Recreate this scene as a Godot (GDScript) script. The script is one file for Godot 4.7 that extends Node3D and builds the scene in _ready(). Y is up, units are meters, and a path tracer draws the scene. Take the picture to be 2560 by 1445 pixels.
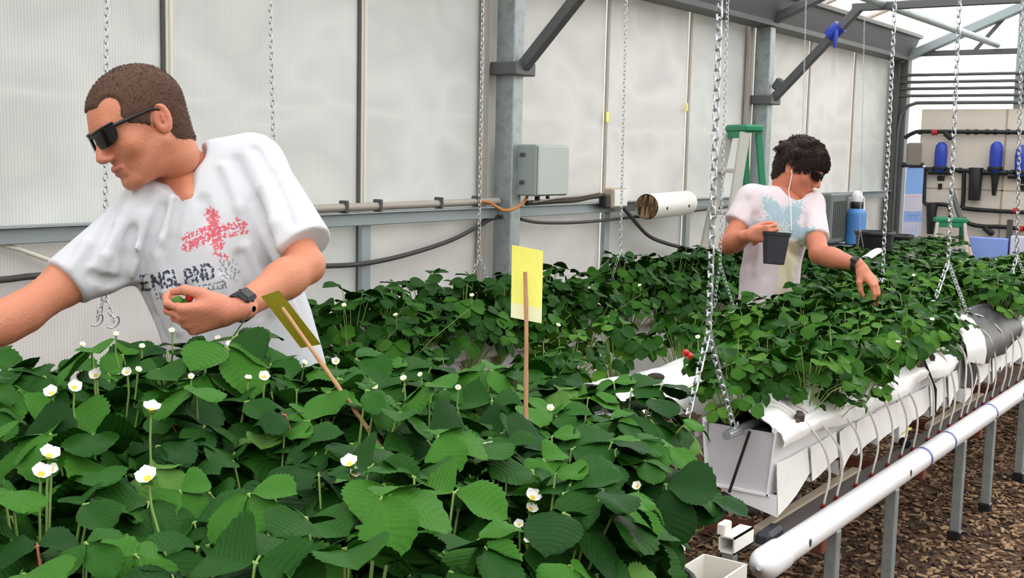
extends Node3D
# A greenhouse bay: hanging strawberry gutters, two pickers, a translucent side wall on the left.
# x runs along the side wall (away from the viewer), y is up, z is away from the side wall. Metres.

const FOCAL := 2923.56          # pixels on a 2560 wide frame
const EYE := Vector3(0, 1.62, 0)
const WALL_Z := -4.13           # inside face of the side wall
const END_X := 13.0             # inside face of the gable wall
var rng := RandomNumberGenerator.new()
var cam_f: Vector3
var cam_r: Vector3
var cam_u: Vector3
var M := {}

func set_camera():
	var yaw := deg_to_rad(35.24)
	var pitch := deg_to_rad(6.654)
	var roll := deg_to_rad(1.2745)
	cam_f = Vector3(cos(yaw) * cos(pitch), -sin(pitch), -sin(yaw) * cos(pitch))
	var r := cam_f.cross(Vector3.UP).normalized()
	var u := r.cross(cam_f)
	cam_r = r * cos(roll) + u * sin(roll)
	cam_u = u * cos(roll) - r * sin(roll)
	var cam := Camera3D.new()
	cam.name = "camera"
	cam.transform = Transform3D(Basis(cam_r, cam_u, -cam_f), EYE)
	cam.fov = rad_to_deg(2.0 * atan(722.5 / FOCAL))
	cam.near = 0.05
	cam.far = 200.0
	add_child(cam)
	cam.current = true

func set_light():
	var env := Environment.new()
	env.background_mode = Environment.BG_SKY
	var sky := Sky.new()
	var sm := ProceduralSkyMaterial.new()
	sm.sky_top_color = Color(0.92, 0.92, 0.89)
	sm.sky_horizon_color = Color(1.0, 0.98, 0.94)
	sm.sky_curve = 0.25
	sm.sky_energy_multiplier = 2.5
	sm.ground_bottom_color = Color(0.50, 0.47, 0.43)
	sm.ground_horizon_color = Color(0.80, 0.80, 0.80)
	sm.ground_energy_multiplier = 1.6
	sky.sky_material = sm
	env.sky = sky
	env.tonemap_mode = Environment.TONE_MAPPER_LINEAR
	env.tonemap_exposure = EXPOSURE
	env.sdfgi_enabled = true
	env.ssao_enabled = true
	env.ssil_enabled = true
	var we := WorldEnvironment.new()
	we.name = "environment"
	we.environment = env
	add_child(we)
	# daylight sun, veiled by thin cloud: high, from the right and behind the pickers
	var sun := DirectionalLight3D.new()
	sun.name = "veiled_sun"
	sun.light_energy = SUN
	sun.light_color = Color(1.0, 0.97, 0.92)
	sun.light_angular_distance = 40.0
	sun.shadow_enabled = true
	sun.sky_mode = DirectionalLight3D.SKY_MODE_LIGHT_ONLY
	add_child(sun)
	sun.look_at_from_position(Vector3.ZERO, -Vector3(0.55, 1.0, 0.25))

const EXPOSURE := 0.86
const SUN := 0.3

# a pixel of the 2560 x 1445 frame at a depth, or on a plane of the scene
func ray(x: float, y: float) -> Vector3:
	return cam_f + cam_r * ((x - 1280.0) / FOCAL) - cam_u * ((y - 722.5) / FOCAL)
func at(x: float, y: float, depth: float) -> Vector3:
	return EYE + ray(x, y) * depth
func on_y(x: float, y: float, h: float) -> Vector3:
	var d := ray(x, y)
	return EYE + d * ((h - EYE.y) / d.y)
func on_z(x: float, y: float, z: float) -> Vector3:
	var d := ray(x, y)
	return EYE + d * (z / d.z)
func on_x(x: float, y: float, v: float) -> Vector3:
	var d := ray(x, y)
	return EYE + d * (v / d.x)

# ---------------------------------------------------------------- mesh collecting
class MB:
	var v := PackedVector3Array()
	var n := PackedVector3Array()
	var uv := PackedVector2Array()
	var c := PackedColorArray()
	var ix := PackedInt32Array()
	var colored := false
	func vert(p: Vector3, nn: Vector3, t := Vector2.ZERO, col := Color.WHITE) -> int:
		v.push_back(p); n.push_back(nn); uv.push_back(t); c.push_back(col)
		return v.size() - 1
	func tri(a: int, b: int, d: int):
		# Godot's front faces run clockwise: turn the triangle to agree with its normals
		var f := (v[b] - v[a]).cross(v[d] - v[a])
		if f.dot(n[a] + n[b] + n[d]) > 0.0:
			ix.append_array([a, d, b])
		else:
			ix.append_array([a, b, d])
	func quad(a: int, b: int, d: int, e: int):
		tri(a, b, d); tri(a, d, e)
	func flat(pts: Array, uvs := []):
		var nn: Vector3 = (pts[1] - pts[0]).cross(pts[2] - pts[0]).normalized()
		var i0 := v.size()
		for k in pts.size():
			vert(pts[k], nn, uvs[k] if uvs.size() > k else Vector2.ZERO)
		for k in range(1, pts.size() - 1):
			tri(i0, i0 + k, i0 + k + 1)
	func box(center: Vector3, size: Vector3, b := Basis(), bev := 0.0):
		var h := size * 0.5
		if bev <= 0.0:
			for ax in 3:
				for s in [-1.0, 1.0]:
					var nn := Vector3.ZERO; nn[ax] = s
					var o1 := Vector3.ZERO; o1[(ax + 1) % 3] = h[(ax + 1) % 3]
					var o2 := Vector3.ZERO; o2[(ax + 2) % 3] = h[(ax + 2) % 3]
					var m := nn * h[ax]
					var i0 := v.size()
					var bn := (b * nn).normalized()
					var w1: float = o1.length() * 2.0
					var w2: float = o2.length() * 2.0
					vert(center + b * (m - o1 - o2), bn, Vector2(0, 0)); vert(center + b * (m + o1 - o2), bn, Vector2(w1, 0))
					vert(center + b * (m + o1 + o2), bn, Vector2(w1, w2)); vert(center + b * (m - o1 + o2), bn, Vector2(0, w2))
					quad(i0, i0 + 1, i0 + 2, i0 + 3)
			return
		bev = minf(bev, minf(h.x, minf(h.y, h.z)) * 0.9)
		# faces
		for ax in 3:
			var a1 := (ax + 1) % 3
			var a2 := (ax + 2) % 3
			for s in [-1.0, 1.0]:
				var nn := Vector3.ZERO; nn[ax] = s
				var i0 := v.size()
				for q in [[-1, -1], [1, -1], [1, 1], [-1, 1]]:
					var p := Vector3.ZERO
					p[ax] = s * h[ax]; p[a1] = q[0] * (h[a1] - bev); p[a2] = q[1] * (h[a2] - bev)
					vert(center + b * p, (b * nn).normalized(), Vector2(p[a1], p[a2]))
				quad(i0, i0 + 1, i0 + 2, i0 + 3)
			# edges along ax
			for s1 in [-1.0, 1.0]:
				for s2 in [-1.0, 1.0]:
					var nn := Vector3.ZERO; nn[a1] = s1; nn[a2] = s2
					nn = (b * nn).normalized()
					var i0 := v.size()
					for q in [-1.0, 1.0]:
						var p := Vector3.ZERO
						p[ax] = q * (h[ax] - bev); p[a1] = s1 * h[a1]; p[a2] = s2 * (h[a2] - bev)
						vert(center + b * p, nn)
						p[a1] = s1 * (h[a1] - bev); p[a2] = s2 * h[a2]
						vert(center + b * p, nn)
					quad(i0, i0 + 1, i0 + 3, i0 + 2)
		for sx in [-1.0, 1.0]:
			for sy in [-1.0, 1.0]:
				for sz in [-1.0, 1.0]:
					var s := Vector3(sx, sy, sz)
					var nn := (b * s).normalized()
					var i0 := v.size()
					vert(center + b * (s * Vector3(h.x, h.y - bev, h.z - bev)), nn)
					vert(center + b * (s * Vector3(h.x - bev, h.y, h.z - bev)), nn)
					vert(center + b * (s * Vector3(h.x - bev, h.y - bev, h.z)), nn)
					tri(i0, i0 + 1, i0 + 2)
	func beam(a: Vector3, b: Vector3, w: float, h: float, up := Vector3.UP, bev := 0.0):
		var d := (b - a)
		var L := d.length()
		d /= L
		var side := d.cross(up).normalized()
		var u := side.cross(d)
		box((a + b) * 0.5, Vector3(L, h, w), Basis(d, u, side), bev)
	func tube(pts: Array, r, sides := 10, caps := true):
		var k := pts.size()
		var d0: Vector3 = (pts[1] - pts[0]).normalized()
		var nx := d0.cross(Vector3.UP if absf(d0.y) < 0.9 else Vector3.RIGHT).normalized()
		var first := v.size()
		var along := 0.0
		for i in k:
			var t: Vector3 = (pts[mini(i + 1, k - 1)] - pts[maxi(i - 1, 0)]).normalized()
			nx = (nx - t * nx.dot(t)).normalized()
			var ny := t.cross(nx)
			var rr: float = r[i] if r is Array else r
			if i > 0:
				along += pts[i].distance_to(pts[i - 1])
			for j in sides + 1:
				var a := TAU * j / sides
				var o := nx * cos(a) + ny * sin(a)
				vert(pts[i] + o * rr, o, Vector2(float(j) / sides, along))
		for i in k - 1:
			for j in sides:
				var p := first + i * (sides + 1) + j
				quad(p, p + 1, p + sides + 2, p + sides + 1)
		if caps:
			for e in [0, k - 1]:
				var t: Vector3 = (pts[1] - pts[0]).normalized() * -1.0 if e == 0 else (pts[k - 1] - pts[k - 2]).normalized()
				var c0 := vert(pts[e], t)
				var b0 := v.size()
				for j in sides + 1:
					vert(v[first + e * (sides + 1) + j], t)
				for j in sides:
					tri(c0, b0 + j, b0 + j + 1)
	func lathe(prof: Array, sides := 24, xf := Transform3D()):
		# prof: Vector2(radius, height) from bottom to top, sharp where a point is repeated
		var first := v.size()
		for i in prof.size():
			var a: Vector2 = prof[maxi(i - 1, 0)]
			var b: Vector2 = prof[mini(i + 1, prof.size() - 1)]
			if i > 0 and prof[i].is_equal_approx(prof[i - 1]):
				a = prof[i]
			if i < prof.size() - 1 and prof[i].is_equal_approx(prof[i + 1]):
				b = prof[i]
			var t := (b - a).normalized()
			var nn := Vector2(t.y, -t.x)
			for j in sides + 1:
				var g := TAU * j / sides
				vert(xf * Vector3(prof[i].x * cos(g), prof[i].y, prof[i].x * sin(g)), (xf.basis * Vector3(nn.x * cos(g), nn.y, nn.x * sin(g))).normalized(), Vector2(float(j) / sides, prof[i].y))
		for i in prof.size() - 1:
			if prof[i].is_equal_approx(prof[i + 1]):
				continue
			for j in sides:
				var p := first + i * (sides + 1) + j
				quad(p, p + 1, p + sides + 2, p + sides + 1)
	func sphere(center: Vector3, rad: Vector3, b := Basis(), rows := 8, cols := 14):
		var first := v.size()
		for i in rows + 1:
			var th := PI * i / rows
			for j in cols + 1:
				var ph := TAU * j / cols
				var o := Vector3(sin(th) * cos(ph), cos(th), sin(th) * sin(ph))
				vert(center + b * (o * rad), (b * (o / rad)).normalized(), Vector2(float(j) / cols, float(i) / rows))
		for i in rows:
			for j in cols:
				var p := first + i * (cols + 1) + j
				quad(p, p + 1, p + cols + 2, p + cols + 1)
	func grid(rows: int, cols: int, f: Callable, thick := 0.0):
		# a sheet: f(u, w) -> point; normals from differences; a second side when thick > 0
		var pts := []
		for i in rows + 1:
			for j in cols + 1:
				pts.push_back(f.call(float(i) / rows, float(j) / cols))
		var nr := []
		for i in rows + 1:
			for j in cols + 1:
				var du: Vector3 = pts[mini(i + 1, rows) * (cols + 1) + j] - pts[maxi(i - 1, 0) * (cols + 1) + j]
				var dw: Vector3 = pts[i * (cols + 1) + mini(j + 1, cols)] - pts[i * (cols + 1) + maxi(j - 1, 0)]
				nr.push_back(du.cross(dw).normalized())
		for side in ([1.0] if thick == 0.0 else [1.0, -1.0]):
			var first := v.size()
			for i in rows + 1:
				for j in cols + 1:
					var k := i * (cols + 1) + j
					vert(pts[k] + nr[k] * (thick * 0.5 * side), nr[k] * side, Vector2(float(i) / rows, float(j) / cols))
			for i in rows:
				for j in cols:
					var p := first + i * (cols + 1) + j
					quad(p, p + 1, p + cols + 2, p + cols + 1)
	func add(o: MB, xf: Transform3D):
		var base := v.size()
		for k in o.v.size():
			vert(xf * o.v[k], (xf.basis * o.n[k]).normalized(), o.uv[k], o.c[k])
		for k in o.ix:
			ix.push_back(base + k)
	func into(mesh: ArrayMesh, material: Material) -> ArrayMesh:
		if v.is_empty():
			return mesh
		var a := []
		a.resize(Mesh.ARRAY_MAX)
		a[Mesh.ARRAY_VERTEX] = v
		a[Mesh.ARRAY_NORMAL] = n
		a[Mesh.ARRAY_TEX_UV] = uv
		if colored:
			a[Mesh.ARRAY_COLOR] = c
		a[Mesh.ARRAY_INDEX] = ix
		mesh.add_surface_from_arrays(Mesh.PRIMITIVE_TRIANGLES, a)
		mesh.surface_set_material(mesh.get_surface_count() - 1, material)
		return mesh
	func done(material: Material) -> ArrayMesh:
		return into(ArrayMesh.new(), material)

# ---------------------------------------------------------------- objects and their names
var used := {}
func numbered(called: String) -> String:
	if not used.has(called):
		used[called] = 0
		return called
	used[called] += 1
	return "%s_%03d" % [called, used[called]]
func tag(o: Node3D, label: String, category: String, group := "", kind := ""):
	if label: o.set_meta("label", label)
	if category: o.set_meta("category", category)
	if group: o.set_meta("group", group)
	if kind: o.set_meta("kind", kind)
	return o
func thing(called: String, label: String, category: String, where := Vector3.ZERO, group := "") -> Node3D:
	var o := Node3D.new()
	o.name = numbered(called)
	o.position = where
	add_child(o)
	tag(o, label, category, group)
	return o
var part_names := {}
func part(called: String, mesh: Mesh, parent: Node3D, xf := Transform3D(), label := "") -> MeshInstance3D:
	var o := MeshInstance3D.new()
	var key := "%d/%s" % [parent.get_instance_id(), called]
	part_names[key] = part_names.get(key, -1) + 1
	o.name = called if part_names[key] == 0 else "%s_%03d" % [called, part_names[key]]
	o.mesh = mesh
	parent.add_child(o, true)
	o.transform = xf
	if label: o.set_meta("label", label)
	return o
func single(called: String, mesh: Mesh, label: String, category: String, where := Vector3.ZERO, group := "", kind := "") -> MeshInstance3D:
	var o := MeshInstance3D.new()
	o.name = numbered(called)
	o.mesh = mesh
	o.position = where
	add_child(o)
	tag(o, label, category, group, kind)
	return o
func setting(called: String, mesh: Mesh = null) -> Node3D:
	var o: Node3D = MeshInstance3D.new() if mesh else Node3D.new()
	o.name = called
	if mesh: o.mesh = mesh
	add_child(o)
	o.set_meta("kind", "structure")
	return o

# ---------------------------------------------------------------- materials
func mat(key: String, col: Color, rough := 0.6, metal := 0.0) -> StandardMaterial3D:
	var m := StandardMaterial3D.new()
	m.resource_name = key
	m.albedo_color = col
	m.roughness = rough
	m.metallic = metal
	M[key] = m
	return m
func noise_tex(freq: float, ramp: Array, size := 512, octaves := 4, kind := FastNoiseLite.TYPE_SIMPLEX_SMOOTH, sd := 3) -> NoiseTexture2D:
	var f := FastNoiseLite.new()
	f.noise_type = kind
	f.frequency = freq
	f.fractal_octaves = octaves
	f.seed = sd
	var t := NoiseTexture2D.new()
	t.width = size; t.height = size
	t.seamless = true
	t.noise = f
	if ramp.size():
		var g := Gradient.new()
		var off := PackedFloat32Array()
		var cols := PackedColorArray()
		for k in ramp.size():
			off.push_back(float(k) / (ramp.size() - 1)); cols.push_back(ramp[k])
		g.offsets = off; g.colors = cols
		t.color_ramp = g
	return t
func bump_tex(freq: float, strength: float, size := 512, sd := 5) -> NoiseTexture2D:
	var t := noise_tex(freq, [], size, 4, FastNoiseLite.TYPE_SIMPLEX_SMOOTH, sd)
	t.as_normal_map = true
	t.bump_strength = strength
	return t
func c8(r: int, g: int, b: int) -> Color:
	return Color(r / 255.0, g / 255.0, b / 255.0)
func smooth(a: float, b: float, x: float) -> float:
	var t := clampf((x - a) / (b - a), 0.0, 1.0)
	return t * t * (3.0 - 2.0 * t)

func make_materials():
	var galv := mat("galvanised_steel", c8(168, 176, 176), 0.5, 0.55)
	galv.albedo_texture = noise_tex(0.012, [Color(0.82, 0.84, 0.84), Color(1, 1, 1), Color(0.88, 0.9, 0.9)], 256)
	galv.uv1_triplanar = true; galv.uv1_world_triplanar = true; galv.uv1_scale = Vector3(2, 2, 2)
	mat("dark_steel", c8(100, 101, 102), 0.55, 0.45)
	mat("rail_steel", c8(160, 170, 172), 0.5, 0.35)
	mat("mullion", c8(226, 222, 208), 0.5, 0.15)
	mat("mullion_grey", c8(168, 160, 150), 0.55, 0.2)
	mat("gasket", c8(82, 84, 80), 0.8)
	mat("black_plastic", c8(24, 25, 27), 0.45)
	mat("black_cable", c8(62, 60, 58), 0.6)
	mat("orange_cable", c8(190, 120, 60), 0.6)
	mat("white_cable", c8(225, 222, 205), 0.6)
	mat("pvc", c8(244, 244, 246), 0.28)
	mat("pvc_old", c8(238, 236, 228), 0.4)
	mat("pvc_inside", c8(150, 118, 84), 0.8)
	mat("trough_white", c8(240, 240, 242), 0.4)
	mat("trough_white_shaded", c8(206, 202, 206), 0.5)  # trough white greyed to paint in the shadow on its end face
	var film := mat("white_film", c8(242, 241, 238), 0.35)
	film.normal_enabled = true
	film.normal_texture = bump_tex(0.01, 3.0)
	film.uv1_triplanar = true; film.uv1_world_triplanar = true; film.uv1_scale = Vector3(3, 3, 3)
	mat("soil", c8(44, 33, 26), 0.95)
	mat("drip_tube", c8(226, 222, 216), 0.35)
	mat("red_fitting", c8(150, 40, 34), 0.45)
	mat("blue_band", c8(70, 84, 160), 0.5)
	mat("rust", c8(116, 66, 48), 0.85)
	mat("tan_board", c8(184, 168, 146), 0.8)
	mat("brown_board", c8(150, 126, 100), 0.85)
	mat("strip", c8(92, 84, 80), 0.7)
	mat("clip_brown", c8(70, 56, 48), 0.6)
	mat("zinc", c8(205, 210, 214), 0.28, 0.85)
	mat("box_grey", c8(150, 160, 156), 0.5, 0.1)
	mat("cabinet_grey", c8(112, 118, 116), 0.55)
	mat("box_grey_light", c8(182, 190, 184), 0.5, 0.1)
	mat("ladder_green", c8(24, 130, 88), 0.5)
	mat("ladder_rail", c8(196, 194, 184), 0.5)
	mat("filter_blue", c8(40, 66, 176), 0.35)
	mat("valve_red", c8(180, 36, 40), 0.5)
	mat("board_beige", c8(228, 217, 203), 0.8)
	mat("grey_plate", c8(136, 130, 120), 0.7)
	mat("wood_pale", c8(226, 200, 168), 0.7)
	var bam := mat("bamboo", c8(206, 160, 116), 0.55)
	bam.albedo_texture = noise_tex(0.02, [Color(0.8, 0.74, 0.7), Color(1, 1, 1)], 256)
	bam.uv1_triplanar = true; bam.uv1_scale = Vector3(6, 1.2, 6)
	var yc := mat("yellow_card", c8(252, 246, 122), 0.35)
	yc.backlight = Color(0.35, 0.33, 0.1)
	yc.albedo_texture = noise_tex(0.05, [Color(0.97, 0.97, 0.9), Color(1, 1, 1)], 128)
	mat("card_strip", c8(240, 238, 190), 0.4)
	mat("yellow_card_shaded", c8(148, 136, 24), 0.4)  # the yellow of the other card with shade painted into it
	mat("pot_black", c8(40, 41, 48), 0.6)
	mat("jug_blue", c8(80, 140, 210), 0.4)
	mat("sky_block_blue", c8(150, 176, 250), 0.5)
	mat("sky_block_white", c8(226, 224, 244), 0.5)
	# translucent twin-wall panels: fine vertical flutes as relief, blotchy outside shading painted as colour
	var fl := Image.create(64, 4, false, Image.FORMAT_RGB8)
	for x in 64:
		var h := 0.5 + 0.5 * cos(TAU * x / 64.0 * 4.0)
		for y in 4:
			fl.set_pixel(x, y, Color(h, h, h))
	var fla := Image.create(64, 4, false, Image.FORMAT_RGB8)
	for x in 64:
		var h := 0.96 + 0.04 * smooth(0.25, 0.75, 0.5 + 0.5 * cos(TAU * x / 64.0 * 4.0))
		for y in 4:
			fla.set_pixel(x, y, Color(h, h, h))
	var flt := ImageTexture.create_from_image(fla)
	for k in 3:
		var p := mat("panel_%d" % k, [c8(226, 227, 223), c8(230, 228, 223), c8(233, 229, 225)][k], 0.55)
		p.albedo_texture = flt
		p.uv1_scale = Vector3(18, 1, 1)
		p.backlight = Color(1.5, 1.5, 1.5)
		p.detail_enabled = true
		p.detail_blend_mode = BaseMaterial3D.BLEND_MODE_MUL
		p.detail_uv_layer = BaseMaterial3D.DETAIL_UV_2
		p.uv2_triplanar = true; p.uv2_world_triplanar = true; p.uv2_scale = Vector3(0.5, 0.8, 0.5)
		p.detail_albedo = noise_tex(0.006, [Color(0.91, 0.92, 0.92), Color(1, 1, 1), Color(0.94, 0.94, 0.94), Color(1, 1, 0.985)], 256, 3, FastNoiseLite.TYPE_SIMPLEX_SMOOTH, 11 + k)
	var roofp := mat("roof_panel", Color(0.86, 0.89, 1.0, 0.45), 0.5)
	roofp.transparency = BaseMaterial3D.TRANSPARENCY_ALPHA
	var sp := mat("shade_panel", Color(0.8, 0.8, 0.79, 0.78), 0.5)
	sp.transparency = BaseMaterial3D.TRANSPARENCY_ALPHA
	var gp := mat("gable_panel", Color(0.95, 0.97, 1.0, 0.35), 0.5)
	gp.transparency = BaseMaterial3D.TRANSPARENCY_ALPHA
	# wood chip floor
	var fm := mat("chip_floor", Color(1, 1, 1), 0.95)
	fm.albedo_texture = noise_tex(0.09, [c8(46, 34, 26), c8(104, 78, 58), c8(150, 118, 88), c8(86, 62, 46), c8(188, 160, 128)], 1024, 3, FastNoiseLite.TYPE_CELLULAR)
	fm.uv1_triplanar = true; fm.uv1_world_triplanar = true; fm.uv1_scale = Vector3(0.9, 0.9, 0.9)
	fm.detail_enabled = true
	fm.detail_blend_mode = BaseMaterial3D.BLEND_MODE_MUL
	fm.detail_albedo = noise_tex(0.01, [Color(0.6, 0.56, 0.52), Color(1, 1, 1)], 512)
	fm.detail_uv_layer = BaseMaterial3D.DETAIL_UV_2
	fm.uv2_triplanar = true; fm.uv2_world_triplanar = true; fm.uv2_scale = Vector3(0.7, 0.7, 0.7)
	fm.normal_enabled = true
	fm.normal_texture = bump_tex(0.09, 12.0, 1024)
	mat("chip_a", c8(120, 92, 68), 0.9); mat("chip_b", c8(168, 138, 106), 0.9); mat("chip_c", c8(74, 54, 42), 0.9)

# ---------------------------------------------------------------- the house
const BAY := 1.213
func build_house():
	# floor of wood chips
	var b := MB.new()
	b.box(Vector3(5, -0.1, 0), Vector3(16.4, 0.2, 8.6))
	setting("floor", b.done(M.chip_floor))
	# side wall: a row of twin-wall panels above and below the rail, mullions between them
	var wall := setting("wall_left")
	var upper := MB.new(); upper.box(Vector3.ZERO, Vector3(BAY - 0.02, 1.46, 0.012))
	var lower := MB.new(); lower.box(Vector3.ZERO, Vector3(BAY - 0.02, 1.26, 0.012))
	var um := []
	var lm := []
	for k in 3:
		um.push_back(upper.done(M["panel_%d" % k])); lm.push_back(lower.done(M["panel_%d" % k]))
	var mu := MB.new()
	mu.box(Vector3(0.024, 0, 0.009), Vector3(0.040, 2.74, 0.018), Basis(), 0.003)
	mu.box(Vector3(0.024, 0, 0.022), Vector3(0.014, 2.74, 0.010), Basis(), 0.002)
	var gk := MB.new()
	gk.box(Vector3(-0.006, 0, 0.007), Vector3(0.018, 2.74, 0.012), Basis(), 0.002)
	var thin := MB.new()
	thin.box(Vector3(0.012, 0, 0.008), Vector3(0.032, 2.74, 0.016), Basis(), 0.003)
	var foot := MB.new()
	foot.box(Vector3.ZERO, Vector3(0.07, 1.24, 0.03), Basis(), 0.004)
	var mum := mu.done(M.mullion); var gkm := gk.done(M.gasket); var thm := thin.done(M.mullion_grey)
	var fom := foot.done(M.rail_steel)
	var k := 0
	for i in range(-5, 8):
		var x0 := 3.25 + BAY * i
		part("panel", um[posmod(k, 3) if i > 1 else 0], wall, Transform3D(Basis(), Vector3(x0 + BAY * 0.5, 2.03, WALL_Z - 0.012)))
		part("panel", lm[(k + 1) % 3], wall, Transform3D(Basis(), Vector3(x0 + BAY * 0.5, 0.63, WALL_Z - 0.012)))
		k += 1
		part("mullion", mum if i < 2 else thm, wall, Transform3D(Basis(), Vector3(x0, 1.37, WALL_Z - 0.006)))
		if i < 2:
			part("gasket", gkm, wall, Transform3D(Basis(), Vector3(x0, 1.37, WALL_Z - 0.006)))
		if i >= 1 and i != 2 and i != 5:
			part("lower_stud", fom, wall, Transform3D(Basis(), Vector3(x0 + 0.02, 0.62, WALL_Z + 0.022)))
	b = MB.new()
	b.beam(Vector3(-2.9, 1.268, WALL_Z + 0.055), Vector3(12.9, 1.26, WALL_Z + 0.055), 0.04, 0.062, Vector3.UP, 0.004)
	b.beam(Vector3(-2.9, 1.305, WALL_Z + 0.075), Vector3(12.9, 1.297, WALL_Z + 0.075), 0.07, 0.008)
	part("rail", b.done(M.rail_steel), wall)
	b = MB.new()
	for x in [2.83, 2.95]:
		b.box(Vector3(x, 1.268, WALL_Z + 0.058), Vector3(0.012, 0.076, 0.052))
	part("rail_tie", b.done(M.black_plastic), wall)
	# eaves gutter: a folded steel channel along the wall head
	b = MB.new()
	var prof := [Vector2(-4.09, 2.69), Vector2(-3.93, 2.70), Vector2(-3.93, 2.74), Vector2(-3.86, 2.92), Vector2(-3.82, 2.93), Vector2(-3.82, 2.96), Vector2(-4.10, 2.96)]
	for j in prof.size():
		var p: Vector2 = prof[j]
		var q: Vector2 = prof[(j + 1) % prof.size()]
		b.flat([Vector3(-2.9, p.y, p.x), Vector3(12.95, p.y, p.x), Vector3(12.95, q.y, q.x), Vector3(-2.9, q.y, q.x)])
	part("eaves_gutter", b.done(M.dark_steel), wall)
	b = MB.new()
	b.box(Vector3(5, 2.965, -3.90), Vector3(16, 0.02, 0.12))
	part("eaves_board", b.done(M.tan_board), wall)

	# posts with brackets, knee braces and the truss above each
	var n := 0
	for px in [2.02, 5.62, 9.26]:
		var po := setting("trim_%d" % (n + 1))
		b = MB.new()
		b.box(Vector3(px, 1.35, WALL_Z + 0.11), Vector3(0.10, 2.70, 0.13), Basis(), 0.006)
		part("post", b.done(M.galvanised_steel), po)
		b = MB.new()
		b.box(Vector3(px - 0.14, 1.35, WALL_Z + 0.03), Vector3(0.05, 2.70, 0.035), Basis(), 0.004)
		part("post_stud", b.done(M.mullion_grey), po)
		b = MB.new()
		b.box(Vector3(px, 2.10, WALL_Z + 0.13), Vector3(0.20, 0.075, 0.19), Basis(), 0.006)
		part("bracket", b.done(M.dark_steel), po)
		b = MB.new()
		b.beam(Vector3(px, 2.09, WALL_Z + 0.18), Vector3(px, 2.82, -3.24), 0.065, 0.065, Vector3.RIGHT, 0.006)
		part("knee_brace", b.done(M.dark_steel), po)
		b = MB.new()
		b.beam(Vector3(px, 2.82, -3.30), Vector3(px, 2.80, 4.0), 0.05, 0.06, Vector3.UP, 0.005)
		part("tie_bar", b.done(M.dark_steel), po)
		b = MB.new()
		b.beam(Vector3(px, 2.72, -4.04), Vector3(px, 4.42, 0.0), 0.07, 0.09, Vector3.RIGHT, 0.006)
		b.beam(Vector3(px, 4.42, 0.0), Vector3(px, 2.72, 4.04), 0.07, 0.09, Vector3.RIGHT, 0.006)
		part("rafter", b.done(M.dark_steel), po)
		n += 1
	# plate and knob by the second brace, blue tape near its head
	b = MB.new()
	b.box(Vector3(9.26, 2.22, -3.88), Vector3(0.07, 0.10, 0.10), Basis(Vector3.RIGHT, 0.6), 0.015)
	single("clamp", b.done(M.dark_steel), "small dark clamp on the far sloping brace, just above its foot", "clamp")
	b = MB.new()
	b.tube([Vector3(9.26, 2.60, -3.48), Vector3(9.26, 2.68, -3.39)], [0.056, 0.058], 12)
	b.tube([Vector3(9.22, 2.66, -3.40), Vector3(9.19, 2.58, -3.40), Vector3(9.2, 2.5, -3.41)], [0.012, 0.02, 0.008], 6)
	single("tape", b.done(M.filter_blue), "blue tape wrapped round the upper end of the far sloping brace", "tape")
	# purlin pipes that carry the hanging chains
	n = 4
	for z in [-3.06, -1.83, -1.42]:
		var yy := 2.83
		b = MB.new()
		b.tube([Vector3(-2.8, yy, z), Vector3(12.95, yy + 0.01, z)], 0.034, 12)
		setting("trim_%d" % n, b.done(M.galvanised_steel))
		n += 1

	# gable wall
	var gable := setting("wall_far")
	for j in 7:
		var z0 := -4.0 + j * 1.15
		var z1 := z0 + 1.13
		b = MB.new()
		b.box(Vector3(END_X + 0.006, 1.385, (z0 + z1) * 0.5), Vector3(0.012, 2.77, z1 - z0))
		part("gable_panel", b.done(M.gable_panel), gable)
		var y0 := 2.95 + 0.385 * (4.0 - absf(z0))
		var y1 := 2.95 + 0.385 * (4.0 - absf(z1))
		b = MB.new()
		var pts := [Vector3(END_X, 2.78, z0), Vector3(END_X, 2.78, z1), Vector3(END_X, y1, z1)]
		if z0 < 0.0 and z1 > 0.0:
			pts.push_back(Vector3(END_X, 4.49, 0))
		pts.push_back(Vector3(END_X, y0, z0))
		b.flat(pts)
		var back := []
		for p in pts: back.push_front(p + Vector3(0.012, 0, 0))
		b.flat(back)
		part("gable_panel", b.done(M.gable_panel), gable)
	b = MB.new()
	b.box(Vector3(END_X - 0.07, 1.36, -4.02), Vector3(0.13, 2.74, 0.17), Basis(), 0.008)
	part("corner_post", b.done(M.dark_steel), gable)
	b = MB.new()
	b.box(Vector3(END_X - 0.17, 1.36, -4.06), Vector3(0.05, 2.74, 0.10), Basis(), 0.006)
	part("corner_shadow_strip", b.done(M.gasket), gable)  # dark strip standing in for the shadow in the corner
	b = MB.new()
	b.box(Vector3(END_X - 0.06, 1.7, -2.80), Vector3(0.10, 3.4, 0.11), Basis(), 0.008)
	part("gable_post", b.done(M.rail_steel), gable)
	b = MB.new()
	b.beam(Vector3(END_X - 0.06, 2.77, -4.0), Vector3(END_X - 0.06, 2.77, 4.0), 0.06, 0.055, Vector3.UP, 0.005)
	part("gable_tie", b.done(M.dark_steel), gable)
	b = MB.new()
	b.beam(Vector3(END_X - 0.08, 2.70, -4.06), Vector3(END_X - 0.08, 4.40, 0), 0.09, 0.13, Vector3.RIGHT, 0.006)
	b.beam(Vector3(END_X - 0.08, 4.40, 0), Vector3(END_X - 0.08, 2.70, 4.06), 0.09, 0.13, Vector3.RIGHT, 0.006)
	part("gable_rafter", b.done(M.rail_steel), gable)
	b = MB.new()
	b.beam(Vector3(END_X - 0.05, 2.79, -3.28), Vector3(END_X - 0.05, 3.21, -2.93), 0.035, 0.04, Vector3.RIGHT, 0.004)
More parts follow.
